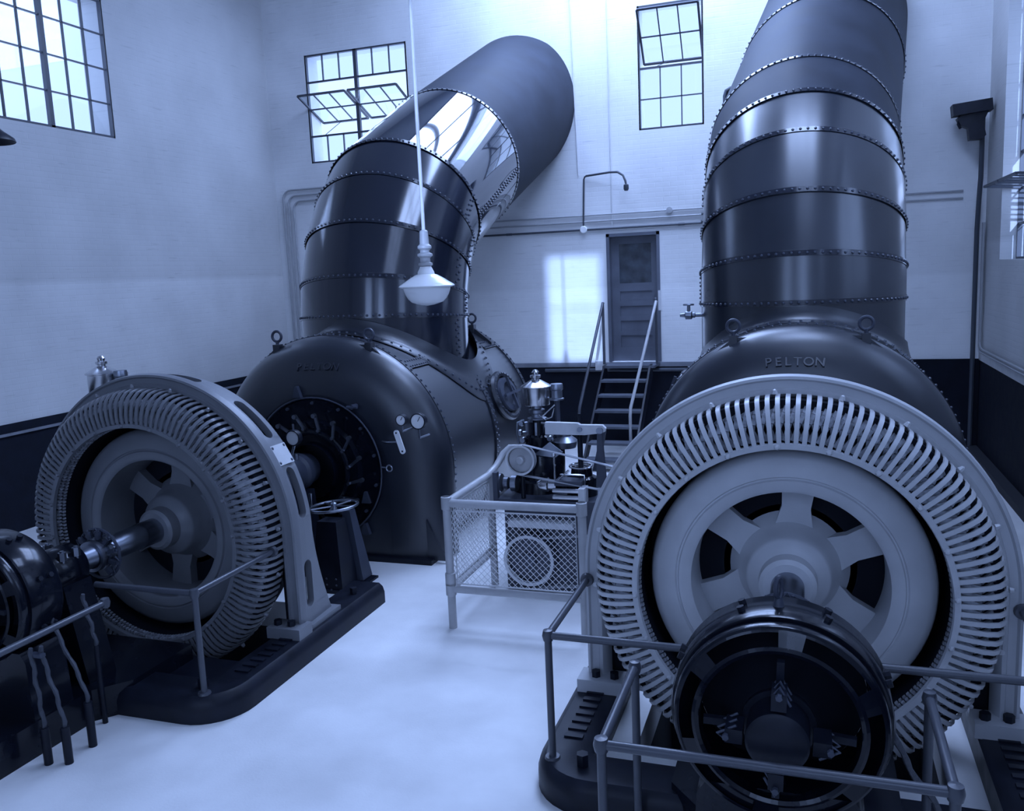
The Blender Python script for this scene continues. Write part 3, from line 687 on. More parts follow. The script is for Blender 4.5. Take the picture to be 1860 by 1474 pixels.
def base(xa, dy, label):
    root = thing('bed_frame', label, 'bed frame', (xa, 5.2+dy, 0), 'bed frames under the generators'); Y = lambda v: v+dy
    sec = [(.0, 0), (.0, .10), (.015, .15), (.05, .18), (.30, .18), (.32, .165), (.32, 0)]   # outward offset from the outer edge inwards
    # outer outline: front bar between two side rails, rounded corners
    path = [(1.34, 6.35), (1.34, 4.40)]
    for k in range(1, 9): t = R(90*k/8); path.append((1.34-.34*(1-cos(t)), 4.40-.34*sin(t)))
    left = [(-x, y) for x, y in path[::-1]]
    full = path+left; m = len(sec); mb = MB(); P = [Vector((xa+x, Y(y), 0)) for x, y in full]
    for i, p in enumerate(P):
        a = P[max(0, i-1)]; b = P[min(len(P)-1, i+1)]; t = (b-a).normalized(); nn = Vector((t.y, -t.x, 0))
        inw = -nn if (nn.x*(p.x-xa)+nn.y*(p.y-Y(5.4))) > 0 else nn
        a1 = (P[i]-P[i-1]).normalized() if i else t; b1 = (P[i+1]-P[i]).normalized() if i < len(P)-1 else t
        kf = 1/max(.5, sqrt((1+a1.dot(b1))/2))
        for (d, z) in sec: mb.v.append(tuple(p+inw*d*kf+Vector((0, 0, z))))
    for i in range(len(P)-1): mb.f += [(i*m+k, i*m+k+1, (i+1)*m+k+1, (i+1)*m+k) for k in range(m-1)]
    mb.f += [tuple(range(m)), tuple(range((len(P)-1)*m, len(P)*m))[::-1]]
    obj('bed_rail', mb, 'iron', root)
    for sg in (-1, 1):
        for k in range(7):
            obj('shim_pad', MB().box(xa+sg*1.17-.055, xa+sg*1.17+.055, Y(4.52+.09*k)-.02, Y(4.52+.09*k)+.02, .178, .192), 'iron', root)
        obj('anchor_bolt', MB().bolt((xa+sg*1.05, Y(4.25), .178), (0, 0, 1), .035, .07), 'iron', root)
        obj('anchor_bolt', MB().bolt((xa+sg*1.2, Y(6.05), .178), (0, 0, 1), .03, .06), 'iron', root)
    if xa < -2: obj('shade_plate', MB().box(xa-1.03, xa+1.03, Y(4.36), Y(4.80), .02, .10), 'iron', root)  # dark sheet standing in for shade on the floor inside the bed
    # plinth carrying the exciter and outboard bearing
    obj('plinth', MB().prism([(-.36, 3.05), (.36, 3.05), (.38, 3.95), (.55, 4.15), (.55, 4.75), (-.55, 4.75), (-.55, 4.15), (-.38, 3.95)], (xa, dy, 0), (1, 0, 0), (0, 1, 0), (0, 0, .22)), 'enamel', root)
    return root
base(XA_R, 0, 'dark bed frame with shim pads under the right generator')
base(XA_L, DY_L, 'dark rounded bed frame under the left generator, its corner on the pale floor')

def exciter(xa, dy, label, kr=1.0):
    root = thing('exciter', label, 'exciter', (xa, 3.65+dy, 0), 'exciters'); Y = lambda v: v+dy; cz = .965
    obj('yoke', MB().lathe([(Y(3.80), .36*kr), (Y(3.80), .43*kr), (Y(3.77), .452*kr), (Y(3.56), .452*kr), (Y(3.545), .446*kr), (Y(3.545), .425*kr), (Y(3.58), .41*kr), (Y(3.8), .36*kr)], (xa, 0, cz), 'Y', 72), 'enamel', root)
    # end bracket with oblong openings
    br = MB(); n = 72; rs = [(.405, 3.50), (.40, 3.475), (.385, 3.455)]
    br.lathe([(Y(3.58), .415*kr), (Y(3.53), .432*kr), (Y(3.505), .434*kr), (Y(3.488), .428*kr), (Y(3.482), .418*kr)], (xa, 0, cz), 'Y', n)
    for k in range(n):
        a0, a1 = 2*pi*k/n, 2*pi*(k+1)/n; am = (math.degrees((a0+a1)/2)-82) % 60
        hole = 8 < am < 52
        def q(r0, y0, r1, y1):
            br.add([(xa+r*cos(a), Y(y_), cz+r*sin(a)) for (r, y_) in ((r0, y0), (r1, y1)) for a in (a0, a1)], [(0, 1, 3, 2)])
        if not hole: q(.408*kr, 3.478, .352*kr, 3.46)
        q(.418*kr, 3.482, .408*kr, 3.478); q(.352*kr, 3.46, .338*kr, 3.452); q(.338*kr, 3.452, .322*kr, 3.46); q(.322*kr, 3.46, .318*kr, 3.52)
    obj('end_bracket', br, 'enamel', root)
    pb = MB()
    for k in range(8):
        a = 2*pi*(k+.45)/8
        for q_ in (3.64, 3.72): pb.bolt((xa+.45*kr*cos(a), Y(q_), cz+.45*kr*sin(a)), (cos(a), 0, sin(a)), .018, .022)
    shells('pole_bolt', pb, 'iron', root)
    obj('armature', MB().lathe([(Y(3.5), 0), (Y(3.5), .14), (Y(3.53), .16), (Y(3.75), .27*kr), (Y(3.80), .36*kr)], (xa, 0, cz), 'Y', 40), 'core', root)
    obj('commutator', MB().lathe([(Y(3.33), 0), (Y(3.33), .11), (Y(3.34), .125), (Y(3.49), .125), (Y(3.49), .15), (Y(3.53), .15)], (xa, 0, cz), 'Y', 48), 'iron', root)
    for k in range(4):
        a = R(88)+pi/2*k; e = Vector((cos(a), 0, sin(a))); t = Vector((-sin(a), 0, cos(a))); c = Vector((xa, Y(3.40), cz))
        bh = obj('brush_holder', MB().obox(c+e*.17, e*.035, t*.03, Vector((0, .06, 0))).bar(c+e*.17+Vector((0, .06, 0)), c+e*.30+Vector((0, .05, 0)), .03, .03, (0, 1, 0)), 'iron', root)
        sp = MB()
        for q_ in range(3): sp.tube([c+e*.2+t*.02+Vector((0, -.05+.05*q_, 0)), c+e*.235+t*.0+Vector((0, -.05+.05*q_, 0)), c+e*.16-t*.045+Vector((0, -.05+.05*q_, 0))], .006, 6)
        sp.bolt(c+e*.2+Vector((0, -.06, 0)), (0, -1, 0), .014, .02)
        obj('brush_spring', sp, 'dgrey', bh)
    obj('eye_bolt', MB().torus((xa-.005, Y(3.66), cz+.075+.455*kr), (.25, .3, 0), (0, 0, 1), .046, .011, 20, 8).tube([(xa-.005, Y(3.66), cz+.44*kr), (xa-.005, Y(3.66), cz+.03+.455*kr)], [.028, .017], 10), 'dgrey', root)
    obj('pedestal', MB().prism([(-.36, .22), (.36, .22), (.34, .60), (.30, .66), (-.30, .66), (-.34, .60)], (xa, Y(3.5), 0), (1, 0, 0), (0, 0, 1), (0, .3, 0)), 'enamel', root)
    # outboard bearing and its cap behind the exciter
    obj('outboard_bearing', MB().lathe([(Y(3.98), 0), (Y(3.98), .15), (Y(4.0), .165), (Y(4.24), .165), (Y(4.26), .15), (Y(4.26), 0)], (xa, 0, cz), 'Y', 32), 'enamel', root)
    obj('bearing_pedestal', MB().prism([(-.17, .9), (.17, .9), (.30, .22), (-.30, .22)], (xa, Y(4.0), 0), (1, 0, 0), (0, 0, 1), (0, .24, 0)), 'enamel', root)
    cb = MB()
    for sx in (-1, 1):
        for sy in (4.06, 4.18): cb.bolt((xa+sx*.13, Y(sy), cz+.10), (0, 0, 1), .028, .06); cb.tube([(xa+sx*.13, Y(sy), cz), (xa+sx*.13, Y(sy), cz+.17)], .014, 8)
    shells('cap_bolt', cb, 'dsteel', root)
    # slip ring brush gear on the shaft
    obj('slip_ring', MB().lathe([(Y(4.42), .09), (Y(4.42), .115), (Y(4.46), .115), (Y(4.46), .09), (Y(4.50), .09), (Y(4.50), .115), (Y(4.54), .115), (Y(4.54), .09)], (xa, 0, cz), 'Y', 36), 'dsteel', root)
    for k in range(7):
        a = R(-50+32*k); c = Vector((xa+.15*cos(a), Y(4.48), cz+.15*sin(a))); e = Vector((cos(a), 0, sin(a))); t = Vector((-sin(a), 0, cos(a)))
        bb = MB().obox(c, e*.028, t*.014, Vector((0, .016, .0))).obox(c+Vector((0, .045, 0)), e*.024, t*.014, Vector((0, .014, 0))).tube([c+e*.02, c+e*.05+t*.03, c+e*.01+t*.05], .005, 6).bolt(c+e*.03, e, .010, .014)
        obj('brush_clip', bb, 'dgrey', root)
    obj('brush_yoke', MB().torus((xa, Y(4.505), cz), (1, 0, 0), (0, 0, 1), .185, .012, 32, 6), 'dgrey', root)
    return root
exciter(XA_R, 0, 'black exciter with slotted end bracket in front of the right generator')
exciter(XA_L, DY_L+.02, 'black exciter cut off by the left picture edge', .9)

# pipe handrails round each shaft end
def rail_set(xa, dy, sides, off, offi, zt, ya, posts):
    Y = lambda v: v+dy
    for sg, txt in sides:
        root = thing('pipe_rail', txt[0], 'railing', (xa+sg*off, Y(4.28), 0), 'shaft guard rails')
        X = xa+sg*off
        obj('top_rail', MB().tube([(X, Y(5.16), zt), (X, Y(4.28), zt)], .021, 12), 'rail', root)
        obj('top_rail', MB().tube([(X, Y(4.28), zt), (xa+sg*.30, Y(4.28), zt)], .021, 12), 'rail', root)
        obj('post', MB().tube([(X, Y(4.28), .18), (X, Y(4.28), zt)], .021, 12), 'rail', root)
        obj('elbow', MB().lathe([(-.035, .0), (-.03, .026), (0, .033), (.03, .026), (.035, 0)], (X, Y(4.28), zt), 'Z', 14), 'rail', root)
        obj('end_flange', MB().lathe([(-.015, 0), (-.015, .04), (.012, .045), (.012, 0)], (X, Y(5.16), zt), 'Y', 14), 'rail', root)
        obj('base_flange', MB().lathe([(0, .0), (.0, .045), (.014, .04), (.014, 0)], (X, Y(4.28), .178), 'Z', 14), 'rail', root)
        if txt[1]:
            X2 = xa+sg*offi[sg > 0]; Ya, Yb_ = Y(ya), Y(4.01)
            r2 = thing('pipe_rail', txt[1], 'railing', (X2, Ya, 0), 'shaft guard rails')
            obj('top_rail', MB().tube([(X2, Yb_, zt), (X2, Ya, zt)], .021, 12), 'rail', r2)
            obj('top_rail', MB().tube([(X2, Ya, zt), (xa+sg*.0, Ya, zt)], .021, 12), 'rail', r2)
            obj('post', MB().tube([(X2, Ya, 0), (X2, Ya, zt)], .021, 12), 'rail', r2)
            if posts: obj('post', MB().tube([(X2, Yb_, 0), (X2, Yb_, zt)], .021, 12), 'rail', r2)
            obj('elbow', MB().lathe([(-.035, .0), (-.03, .028), (0, .035), (.03, .028), (.035, 0)], (X2, Ya, zt), 'Z', 14), 'rail', r2)
            obj('elbow', MB().lathe([(-.035, .0), (-.03, .026), (0, .033), (.03, .026), (.035, 0)], (X2, Yb_, zt), 'Z', 14), 'rail', r2)
rail_set(XA_R, 0, [(-1, ('pipe rail with corner post beside the right exciter, nearest the pale aisle', 'low pipe rail at the bottom edge left of the right exciter')),
                   (1, ('pipe rail running off the right picture edge beside the right exciter', 'pipe rail between the right exciter and the bottom right corner'))], 1.23, (.70, .63), .90, 3.27, True)
rail_set(XA_L, DY_L-.11, [(1, ('pipe rail crossing in front of the left generator, post on its bed frame', 'pipe rail end crossing the left picture edge below the left exciter'))], 1.12, (.6, .64), .88, 2.75, False)

# cable risers by the left exciter
for i, (bx, by, top, hz, txt) in enumerate(((-4.42, 3.72, (-4.47, 3.74, .74), .24, 'leftmost cable riser at the bottom left corner'),
                                        (-4.30, 3.76, (-4.43, 3.78, .74), .24, 'second cable riser from the bottom left corner'),
                                        (-4.31, 3.96, (-4.56, 4.0, .84), .30, 'cable riser nearest the rounded bed frame corner, its cable bending left at the top'),
                                        (-4.46, 4.22, (-4.52, 4.22, .9), .55, 'short thin cable riser against the left plinth'),
                                        (.62, 3.95, (.34, 3.72, .95), .2, 'cable curving down right of the right exciter'))):
    root = thing('cable_riser', txt, 'cable', (bx, by, 0), 'exciter cables')
    obj('conduit', MB().tube([(bx, by, 0), (bx, by, hz)], .026 if i != 3 else .018, 10), 'iron', root)
    p0, p1 = Vector((bx, by, hz)), Vector(top); pts = []
    for k in range(17):
        t = k/16; p = p0.lerp(p1, t*t*(3-2*t)); p.z = p0.z+(p1.z-p0.z)*t; pts.append(p+Vector((.008*sin(t*19), 0, 0)))
    obj('cable', MB().tube(pts, [.012+.003*(k % 2) for k in range(17)], 8), 'cable', root)
    if i == 1: obj('cable_clamp', MB().box(-4.49, -4.40, 3.74, 3.78, .68, .70), 'dgrey', root)

# ------------------------------------------------------------------ governors and wire guard
def governor(loc, sc, label):
    root = thing('governor', label, 'governor', loc, 'governors'); root.scale = (sc, sc, sc)
    ox, oy = loc[0]+2.4, loc[1]-7.5       # parts below are written for the right-hand one
    def P(x, y, z): return (x+ox, y+oy, z)
    def V(mb): mb.v = [(v[0]+ox, v[1]+oy, v[2]) for v in mb.v]; return mb
    bx = lambda *a: V(MB().box(*a))
    obj('bed', bx(-2.62, -1.35, 7.2, 8.0, .0, .80), 'dgrey', root)
    obj('bed_top', bx(-2.68, -1.30, 7.15, 8.05, .80, .86), 'dgrey', root)
    pot = obj('dash_pot', V(MB().lathe([(1.655, 0), (1.655, .125), (1.66, .128), (1.815, .128), (1.82, .145), (1.83, .145), (1.885, .05), (1.89, .035), (1.905, .035), (1.91, .05), (1.93, .05), (1.935, .03), (1.96, .035), (1.98, .02), (1.985, 0)], (-2.4, 7.6, 0), 'Z', 40)), 'steel', root, 'polished conical-topped pot')
    obj('neck', V(MB().lathe([(1.655, .05), (1.62, .05), (1.61, .075), (1.58, .075), (1.57, .055), (1.54, .055), (1.53, .09), (1.50, .09)], (-2.4, 7.6, 0), 'Z', 24)), 'dsteel', root)
    obj('column', V(MB().lathe([(1.52, .0), (1.52, .095), (1.38, .10), (1.36, .13), (1.27, .14), (1.25, .21), (1.22, .23), (.98, .23), (.96, .26), (.86, .28)], (-2.38, 7.6, 0), 'Z', 36)), 'enamel', root)
    for k in range(5):
        a = R(200+40*k); obj('fin', V(MB().obox((-2.4+.1*cos(a), 7.6+.1*sin(a), 1.44), (.012*cos(a), .012*sin(a), 0), (-.01*sin(a), .01*cos(a), 0), (0, 0, .06))), 'dsteel', root)
    for (dx_, dz) in ((-.13, 1.49), (-.15, 1.40), (-.12, 1.33), (.12, 1.47), (.14, 1.35)):
        obj('valve_knob', V(MB().lathe([(0, 0), (0, .022), (.03, .03), (.05, .018), (.05, 0)], (-2.4+dx_, 7.5, dz), 'Y', 12).tube([(-2.4+dx_*.6, 7.55, dz), (-2.4+dx_, 7.52, dz)], .010, 8)), 'dsteel', root)
    obj('copper_pipe', V(MB().tube([(-2.5, 7.52, 1.52), (-2.56, 7.5, 1.50), (-2.57, 7.5, 1.40), (-2.54, 7.5, 1.2), (-2.5, 7.52, 1.1)], .010, 8)), 'dsteel', root)
    obj('copper_pipe', V(MB().tube([(-2.33, 7.5, 1.55), (-2.25, 7.5, 1.62), (-2.21, 7.55, 1.66)], .007, 8).tube([(-2.33, 7.5, 1.50), (-2.22, 7.5, 1.49), (-2.15, 7.5, 1.51)], .010, 8).tube([(-2.35, 7.5, 1.57), (-2.28, 7.48, 1.53), (-2.22, 7.48, 1.56), (-2.2, 7.5, 1.64)], .005, 6)), 'steel', root)
    obj('oil_cup', V(MB().lathe([(1.70, 0), (1.70, .065), (1.715, .065), (1.72, .052), (1.79, .052), (1.80, .06), (1.825, .06), (1.85, .055), (1.855, .0)], (-2.2, 7.6, 0), 'Z', 24)), 'dsteel', root)
    obj('cup_stand', V(MB().tube([(-2.2, 7.6, .86), (-2.2, 7.6, 1.70)], .026, 12)), 'dgrey', root)
    def pulley(name, c, r, w_, m):
        o = obj(name, V(MB().lathe([(0, r*.86), (-.004, r), (w_, r), (w_+.004, r*.86), (w_*.5, r*.84), (w_*.5, r*.3), (-.012, r*.26), (-.02, r*.2), (-.02, 0)], c, 'Y', 48)), m, root)
        o2 = V(MB().lathe([(0, r*.99), (-.006, r*1.0), (-.004, r*.88), (w_*.3, r*.86)], c, 'Y', 48)); obj('rim', o2, 'light', o); return o
    pulley('pulley', (-2.425, 7.12, 1.225), .135, .07, 'railg')
    pulley('pulley', (-1.30, 7.12, 1.02), .10, .07, 'railg')
    shells('belt', V(MB().bar((-2.40, 7.15, 1.362), (-1.28, 7.15, 1.122), .05, .006).bar((-2.44, 7.15, 1.09), (-1.32, 7.15, .92), .05, .006)), 'belt', root)
    obj('pulley_stand', V(MB().tube([(-2.43, 7.2, .86), (-2.43, 7.2, 1.22)], .022, 10).tube([(-2.43, 7.12, 1.225), (-2.43, 7.5, 1.225)], .02, 10)), 'enamel', root)
    pulley('flywheel', (-2.36, 7.05, .325), .235, .09, 'dgrey')
    shells('drive_belt', V(MB().bar((-2.35, 7.1, .515), (-1.3, 7.1, .63), .06, .006).bar((-2.35, 7.1, .06), (-1.3, 7.1, .16), .06, .006)), 'belt', root)
    obj('cross_bar', bx(-2.55, -1.95, 7.08, 7.2, .62, .67), 'light', root)
    ar = V(MB().prism([(-2.22, 1.44), (-1.86, 1.44), (-1.74, 1.455), (-1.68, 1.47), (-1.67, 1.50), (-1.70, 1.53), (-1.9, 1.53), (-1.92, 1.545), (-2.22, 1.55)], (0, 7.25, 0), (1, 0, 0), (0, 0, 1), (0, .05, 0)))
    arm = obj('rocker_arm', ar, 'light', root, 'pale rocker arm')
    shells('arm_pin', V(MB().bolt((-1.90, 7.25, 1.49), (0, -1, 0), .022, .02, 12).bolt((-1.72, 7.25, 1.485), (0, -1, 0), .03, .03, 12)), 'dsteel', arm)
    af = MB(); af.prism([(-.04, 0), (.05, 0), (.02, .48), (-.02, .48)], (-1.72, 7.22, .98), (1, 0, 0), (0, 0, 1), (0, .05, 0)); af.prism([(-.12, .1), (-.06, .1), (.01, .47), (-.03, .47)], (-1.72, 7.42, .98), (1, 0, 0), (0, 0, 1), (0, .05, 0))
    shells('frame_leg', V(af), 'dgrey', root)
    obj('lift_rod', V(MB().tube([(-1.92, 7.32, 1.46), (-1.92, 7.32, 1.02)], .024, 10).tube([(-1.92, 7.32, 1.5), (-1.92, 7.32, 1.62)], .014, 8)), 'iron', root)
    obj('link_rod', V(MB().tube([(-2.13, 7.2, 1.30), (-2.13, 7.2, 1.0)], .010, 8).dome((-2.13, 7.19, 1.27), (0, -1, 0), .02).tube([(-2.11, 7.2, 1.03), (-2.0, 7.2, 1.13)], .010, 8).tube([(-2.08, 7.2, 1.09), (-1.86, 7.2, 1.09), (-1.86, 7.2, .98)], .009, 8)), 'steel', root)
    obj('valve_block', V(MB().lathe([(.86, .14), (1.02, .14), (1.04, .10), (1.13, .09), (1.14, .0)], (-1.94, 7.42, 0), 'Z', 24)), 'enamel', root)
    obj('handwheel_ring', V(MB().torus((-1.93, 7.35, 1.14), (1, 0, 0), (0, .8, .1), .10, .009, 28, 6)), 'steel', root)
    obj('relay_body', V(MB().lathe([(1.25, 0), (1.25, .10), (1.31, .12), (1.33, .10), (1.36, .06), (1.38, .065), (1.40, .05), (1.41, 0)], (-2.14, 7.62, 0), 'Z', 24)), 'dsteel', root)
    obj('bracket_plate', V(MB().prism([(-2.35, 1.24), (-2.15, 1.22), (-2.08, 1.27), (-2.2, 1.36)], (0, 7.3, 0), (1, 0, 0), (0, 0, 1), (0, .02, 0))), 'dsteel', root)
    cy = MB()
    for q in (0, 1): cy.lathe([(-2.13, .02), (-2.12, .022), (-1.86, .022)], (0, 7.12+.0*q, .965-.06*q), 'X', 14)
    shells('cylinder_rod', V(cy), 'steel', root)
    obj('cylinder_head', bx(-1.885, -1.83, 7.06, 7.2, .86, 1.0), 'light', root)
    obj('cylinder_cap', V(MB().lathe([(-2.30, 0), (-2.30, .03), (-2.26, .06), (-2.2, .065), (-2.19, .05), (-2.12, .05)], (0, 7.22, .99), 'X', 20)), 'steel', root)
    obj('name_block', bx(-2.12, -1.87, 7.14, 7.3, 1.0, 1.045), 'dgrey', root)
    for (x, r, w_) in ((-2.78, .05, .05), (-2.70, .085, .03), (-2.645, .055, .04), (-2.57, .075, .05)):
        obj('coupling', V(MB().lathe([(x, 0), (x, r), (x+w_, r), (x+w_, 0)], (0, 7.3, .97), 'X', 24)), 'dsteel', root)
    obj('guide_post', bx(-2.70, -2.66, 7.14, 7.2, .8, 1.1), 'dgrey', root)
    return root
governor((-2.4, 7.5, 0), 1.0, 'governor with polished conical pot and belt pulleys inside the wire guard')
governor((-6.74, 6.75, 0), 1.13, 'conical-topped pot of a governor showing behind the left generator')

gd = thing('wire_guard', 'grey pipe fence with diamond wire panels around the governor', 'guard', (-2.76, 6.23, 0))
gx0, gx1, gy0, gy1, zt, zb = -2.765, -1.64, 6.23, 7.25, 1.06, .335; pr_ = .034
obj('top_rail', MB().tube([(gx0, gy0, zt), (gx1, gy0, zt)], pr_, 14), 'railg', gd)
obj('bottom_rail', MB().tube([(gx0, gy0, zb), (gx1, gy0, zb)], pr_*.9, 14), 'railg', gd)
obj('corner_post', MB().tube([(gx0, gy0, 0), (gx0, gy0, zt)], pr_, 14), 'railg', gd)
obj('corner_post', MB().tube([(gx1, gy0, 0), (gx1, gy0, zt)], pr_, 14), 'railg', gd)
obj('back_post', MB().box(gx0-.03, gx0+.03, gy1-.02, gy1+.02, 0, zt), 'railg', gd)
obj('bottom_rail', MB().tube([(gx0, gy0, zb), (gx0, gy1, zb)], pr_*.9, 14), 'railg', gd)
obj('top_rail', MB().tube([(gx0, gy0, zt), (gx0, 7.2, zt), (gx0+.01, 7.4, 1.10), (gx0+.05, 7.5, 1.2), (gx0+.10, 7.55, 1.25), (gx0+.16, 7.57, 1.25), (gx0+.22, 7.58, 1.17), (gx0+.25, 7.6, .9)], pr_*.95, 14), 'railg', gd, 'top rail with a swan-neck return')
for (x, y, z) in ((gx0, gy0, zt), (gx1, gy0, zt), (gx0, gy0, zb), (gx0, gy0, .42)):
    obj('fitting', MB().lathe([(-.055, pr_), (-.05, .043), (.05, .043), (.055, pr_)], (x, y, z), 'Z', 16), 'railg', gd)
def lattice(name, O, ex, ez, w_, h, pitch, root):
    O, ex, ez = map(Vector, (O, ex, ez)); nn = ex.cross(ez); mb = MB()
    fr = [O, O+ex*w_, O+ex*w_+ez*h, O+ez*h]
    f_ = obj('panel_frame', MB().tube(fr, .007, 6, closed=True), 'wire', root)
    for sg in (1, -1):
        k = -h
        while k < w_:
            # line u = k + t, v = t (or h - t)
            t0, t1 = max(0, -k), min(h, w_-k)
            if t1-t0 > .005:
                a, b = (k+t0, t0), (k+t1, t1)
                if sg < 0: a, b = (a[0], h-a[1]), (b[0], h-b[1])
                mb.bar(O+ex*a[0]+ez*a[1]+nn*.002*sg, O+ex*b[0]+ez*b[1]+nn*.002*sg, .0036, .0036, nn)
            k += pitch
    obj('wire_mesh', mb, 'wire', f_, kind='stuff')
lattice('front', (gx0+.06, gy0, .385), (1, 0, 0), (0, 0, 1), gx1-gx0-.11, .615, .052, gd)
lattice('side', (gx0, gy0+.06, .385), (0, 1, 0), (0, 0, 1), gy1-gy0-.11, .615, .052, gd)

# valve stand with handwheel beside the left casing
vs = thing('valve_stand', 'dark valve stand with a spoked handwheel before the left casing', 'valve', (-4.24, 6.95, 0)); c = Vector((-4.245, 6.95, .77))
hwz = (Vector((1, 0, .06)).normalized(), Vector((0, 1, .0)))
obj('handwheel', MB().torus(c, hwz[0], hwz[1], .225, .014, 40, 8), 'dsteel', vs)
for k in range(5):
    a = 2*pi*k/5; obj('spoke', MB().tube([c, c+hwz[0]*.22*cos(a)+hwz[1]*.22*sin(a)], .010, 6), 'dsteel', vs)
obj('hub', MB().lathe([(-.06, .03), (.03, .03), (.04, .015), (.06, .015), (.06, 0)], c, 'Z', 16), 'dsteel', vs)
obj('crank_handle', MB().tube([c+Vector((-.205, -.06, 0)), c+Vector((-.205, -.06, .03)), c+Vector((-.21, -.06, .13))], [.01, .010, .018], 8), 'steel', vs)
st = MB(); st.add([(-4.245+x*w_, 6.88+y*d, z) for z, w_, d in ((0.03, .16, .15), (.66, .10, .085)) for x, y in ((-1, -1), (1, -1), (1, 1), (-1, 1))], [(0, 1, 2, 3), (4, 7, 6, 5)]+[(i, (i+1) % 4, 4+(i+1) % 4, 4+i) for i in range(4)])
obj('stand_column', st, 'iron', vs)
st = MB(); st.add([(-4.09+x*w_-off, 7.1+y*d, z) for z, w_, d, off in ((0.03, .07, .09, 0), (.70, .04, .05, .09)) for x, y in ((-1, -1), (1, -1), (1, 1), (-1, 1))], [(0, 1, 2, 3), (4, 7, 6, 5)]+[(i, (i+1) % 4, 4+(i+1) % 4, 4+i) for i in range(4)])
obj('stand_leg', st, 'dgrey', vs)
obj('base_flange', MB().box(-4.44, -4.05, 6.70, 7.07, 0, .03).box(-4.19, -3.96, 7.0, 7.2, 0, .02), 'iron', vs)
rb = MB()
for k in range(3):
    for q in (.07, .13): rb.dome((-4.35+.1*k, 6.735, q), (0, -1, 0), .012); 
for k in range(4): rb.dome((-4.4+.1*k, 6.72, .03), (0, 0, 1), .012)
shells('rivet', rb, 'dgrey', vs)

# ------------------------------------------------------------------ steps up to the door
sr = thing('iron_stairs', 'open iron steps with pipe handrails up to the panelled door', 'stairs', (-2.7, 12.9, 0))
run = .175
def tr(i): return 13.42-run*i*1.35, 1.38-.2*i
obj('landing', MB().box(-3.10, -2.27, 13.36, 13.91, 1.335, 1.375), 'stair', sr)
for i in range(1, 7):
    y, z = tr(i); obj('tread', MB().box(-3.06, -2.36, y-.12, y+.10, z-.035, z), 'stair', sr)
for sx in (-3.075, -2.345):
    (ya, za), (yb_, zb_) = tr(0), tr(6.9)
    obj('stringer', MB().prism([(ya+.12, za-.0), (ya-.05, za), (yb_-.12, 0.0), (yb_+.10, 0.0), (ya+.12, za-.20)], (sx-.015, 0, 0), (0, 1, 0), (0, 0, 1), (.03, 0, 0)), 'iron', sr)
for (xa_, xb, px) in ((-3.12, -3.24, 0), (-2.27, -2.47, 1)):
    obj('handrail', MB().tube([(xa_, 13.62, 2.36), (xb, 12.4, .86), (xb-.005, 12.37, .74), (xb-.005, 12.37, 0)], .024, 10), 'rail' if px == 0 else 'railg', sr)
    obj('baluster', MB().tube([(xa_, 13.6, 1.375), (xa_, 13.6, 2.33)], .022, 10), 'rail', sr)
obj('rail_clamp', MB().box(-3.33, -3.17, 13.85, 13.93, 1.25, 1.40), 'light', sr)

# ------------------------------------------------------------------ lamps
def pendant(x, y, zr, sc, label, shade):
    root = thing('pendant_lamp', label, 'lamp', (x, y, zr), 'pendant lamps')
    obj('rod', MB().tube([(x, y, zr+.36*sc), (x, y, ZC)], .013, 10), 'light', root)
    if shade:
        obj('socket', MB().lathe([(.40*sc, .018), (.39*sc, .03), (.30*sc, .034), (.285*sc, .05), (.27*sc, .05), (.255*sc, .034), (.24*sc, .034), (.23*sc, .055), (.215*sc, .055), (.20*sc, .036), (.17*sc, .036), (.165*sc, .05), (.15*sc, .052), (.14*sc, .036)], (x, y, zr), 'Z', 28), 'conduit', root)
        obj('holder', MB().lathe([(.14*sc, .04), (.10*sc, .06), (.085*sc, .062)], (x, y, zr), 'Z', 32), 'white', root)
        obj('reflector', MB().lathe([(.088*sc, .055), (.08*sc, .08), (.055*sc, .125), (.028*sc, .165), (.010*sc, .195), (0, .205), (-.006*sc, .20), (-.012*sc, .175)], (x, y, zr), 'Z', 56), 'white', root)
        obj('bowl', MB().lathe([(-.010*sc, .172), (-.03*sc, .168), (-.06*sc, .157), (-.09*sc, .140), (-.115*sc, .115), (-.125*sc, .085), (-.135*sc, .05), (-.142*sc, 0)], (x, y, zr), 'Z', 56), 'opal', root)
    else:
        obj('shade', MB().lathe([(.18, .05), (.17, .08), (.09, .16), (.03, .24), (0, .25), (-.005, .245), (.03, .22), (.10, .14), (.15, .06)], (x, y, zr), 'Z', 40), 'iron', root)
        obj('socket', MB().lathe([(.37, .02), (.36, .045), (.2, .05), (.17, .06)], (x, y, zr), 'Z', 20), 'iron', root)
    return root
pendant(-2.63, 5.8, 2.805, 1.0, 'white opal bowl lamp hanging in front of the left penstock', True)
pendant(-7.24, 6.3, 4.30, 1.0, 'dark lamp shade at the left picture edge under the left window', False)
gl = thing('wall_lamp', 'gooseneck wall lamp bracket on the back wall above the door', 'lamp', (-3.44, YB, 3.56))
obj('bracket_pipe', MB().tube([(-3.47, YB-.03, 3.56), (-3.44, YB-.03, 4.33), (-3.42, YB-.04, 4.37), (-3.36, YB-.05, 4.385)], .014, 8).tube([(-3.40, YB-.05, 4.38), (-3.0, YB-.12, 4.40), (-2.86, YB-.16, 4.39), (-2.77, YB-.19, 4.33), (-2.73, YB-.21, 4.24), (-2.72, YB-.21, 4.18)], .017, 10), 'dconduit', gl)
obj('socket', MB().lathe([(.05, .02), (.04, .04), (-.02, .042), (-.05, .03), (-.055, 0)], (-2.72, YB-.21, 4.14), 'Z', 16), 'dconduit', gl)
obj('junction_box', MB().lathe([(0, .06), (-.04, .06), (-.05, .05), (-.05, 0)], (-3.47, YB, 3.54), 'Y', 24), 'white', gl, 'round white junction box')

